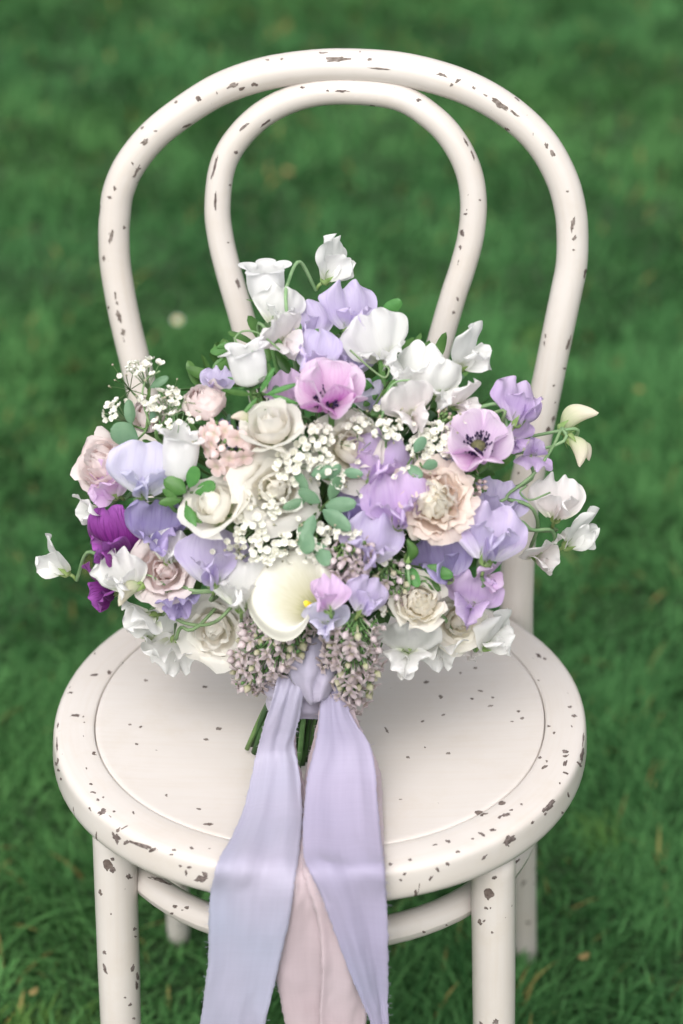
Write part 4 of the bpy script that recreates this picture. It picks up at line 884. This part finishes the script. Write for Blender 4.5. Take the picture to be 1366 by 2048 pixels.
rows = [free(556, 618, 1352, kd - .022), free(546, 606, 1392, kd - .026), free(528, 598, 1445, kd - .016), free(518, 588, 1485, kd - .008), on(508, 597, 1530, .022), on(488, 605, 1620, .008), on(458, 601, 1690, .006), on(432, 594, 1735, .005),
        hang(423, 588, 1775, .006), hang(420, 582, 1830, .010), hang(420, 563, 1910, .014), hang(412, 548, 1980, .017), hang(402, 532, 2050, .02), hang(385, 510, 2180, .022), hang(375, 495, 2330, .024)]
rel(strip('ribbon_tail', rows, 'silk_lavender', lav, seed=.3, nu=22), lav)
rows = [free(640, 690, 1352, kd - .020), free(640, 698, 1425, kd - .024), free(630, 742, 1490, kd - .02), on(614, 752, 1560, .023), on(607, 758, 1640, .013), on(606, 766, 1710, .009), on(618, 769, 1742, .009),
        hang(640, 772, 1785, .010), hang(664, 774, 1850, .014), hang(693, 775, 1930, .018), hang(722, 775, 2000, .02), hang(742, 776, 2050, .022), hang(760, 790, 2180, .026), hang(765, 800, 2330, .028)]
rel(strip('ribbon_tail', rows, 'silk_mauve', lav, seed=.8, nu=22, folds=1.7), lav)
rows = [free(572, 598, 1360, kd - .012), free(562, 590, 1430, kd - .010), on(566, 598, 1540, .006), on(586, 640, 1640, .003), on(588, 640, 1735, .003), hang(578, 655, 1785, .003), hang(558, 664, 1850, .005), hang(548, 668, 1930, .007), hang(560, 668, 1990, .008), hang(572, 668, 2050, .009), hang(590, 640, 2200, .015), hang(600, 650, 2330, .015)]
rel(strip('ribbon_tail', rows, 'silk_pink', pin, seed=.1, folds=1.2, fold=.0014), pin)
rows = [free(640, 700, 1380, kd - .012), free(636, 716, 1440, kd - .014), on(612, 760, 1535, .006), on(606, 765, 1640, .004), on(604, 768, 1715, .0035), on(606, 770, 1742, .003), hang(618, 768, 1785, .005), hang(638, 750, 1850, .008), hang(643, 742, 1930, .012), hang(641, 736, 1990, .014), hang(638, 732, 2050, .015), hang(640, 730, 2200, .017), hang(650, 735, 2330, .018)]
rel(strip('ribbon_tail', rows, 'silk_pink', pin, seed=.55, folds=1.6, fold=.0018), pin)
# band round the stems and the soft loop in front of it
mb = MB()
def band(u, v):
    a = u * 2 * PI; r = .0195 + .0025 * math.sin(v * PI) + .0012 * math.sin(v * 17 + 2 * math.sin(a)) ; return KNOT - lav.location + Vector((math.cos(a) * r * 1.15, math.sin(a) * r, lerp(-.026, .012, v) + .002 * math.sin(3 * a)))
mb.grid(36, 24, band, uvfn=lambda u, v: (v * .04, u * .13), closed=True); mb.build('band', MATS['silk_lavender'], lav)
mb = MB()
def loop(u, v):      # puffed fold of ribbon leaning to the right
    U, V_ = u * 2 - 1, v * 2 - 1; x = 628 + 52 * U * (1 - .25 * V_) + 10 * V_; y = 1338 + 66 * V_ - 6 * U
    b = max(0, 1 - .9 * U * U) * max(0, 1 - .75 * V_ * V_)
    d = kd - .022 - .016 * math.sqrt(b) + .0016 * math.sin(U * 7 + V_ * 3) + .004 * math.exp(-((U - V_ * -.9 - .35) / .12) ** 2) + .0012 * noise.noise(Vector((U * 3, V_ * 3, 2)))
    return at_d(lerp(x, 634, (.30 if V_ < 0 else .62) * V_ * V_), y, d) - lav.location
mb.grid(20, 22, loop, uvfn=lambda u, v: (u * .05, v * .05)); lo = mb.build('loop', MATS['silk_lavender'], lav); lo.modifiers.new('t', 'SOLIDIFY').thickness = .0005

# ------------------------------------------------------------------ small things in the lawn
def daisy(px, py):
    p = at_z(px, py, .045); o = empty('daisy', (p.x, p.y, 0)); tag(o, 'small white daisy growing in the lawn behind the chair', 'daisy')
    s_ = MB(); s_.tube([(0, 0, 0), (.002, 0, .02), (0, 0, .045)], .0009, 6); s_.build('stem', MATS['stem'], o)
    h = MB(); h.ell((0, -.001, .047), (.0035, .0035, .0025), 10, 6); h.build('disc', MATS['yellow'], o)
    for k in range(11): arc_petal(.0075, .0034, R_(72), R_(10), 0, base=.5, nu=2, nv=4).build('petal', MATS['white'], o, Matrix.Translation((0, -.001, .046)) @ rotx(R_(25)) @ rotz(k * 2 * PI / 11))
daisy(355, 642)
for px, py, ln, lab in ((570, 336, .028, 'fallen yellow leaf on the lawn seen through the inner hoop'), (1268, 775, .015, 'small tan fallen leaf on the lawn right of the chair'), (1178, 1905, .014, 'curled straw coloured leaf beside the rear chair leg'), (75, 1975, .012, 'small yellow leaf in the grass left of the front leg')):
    p = at_z(px, py, .026); lf = arc_petal(ln, ln * .6, R_(70), R_(30), 0, cup=-.5, ruf=.06, base=.2, nu=6, nv=8, peak=.1, seed=px)
    o = lf.build('fallen_leaf', MATS['soil_leaf'], None, Matrix.Translation(p) @ rotz(px * .37)); tag(o, lab, 'leaf')
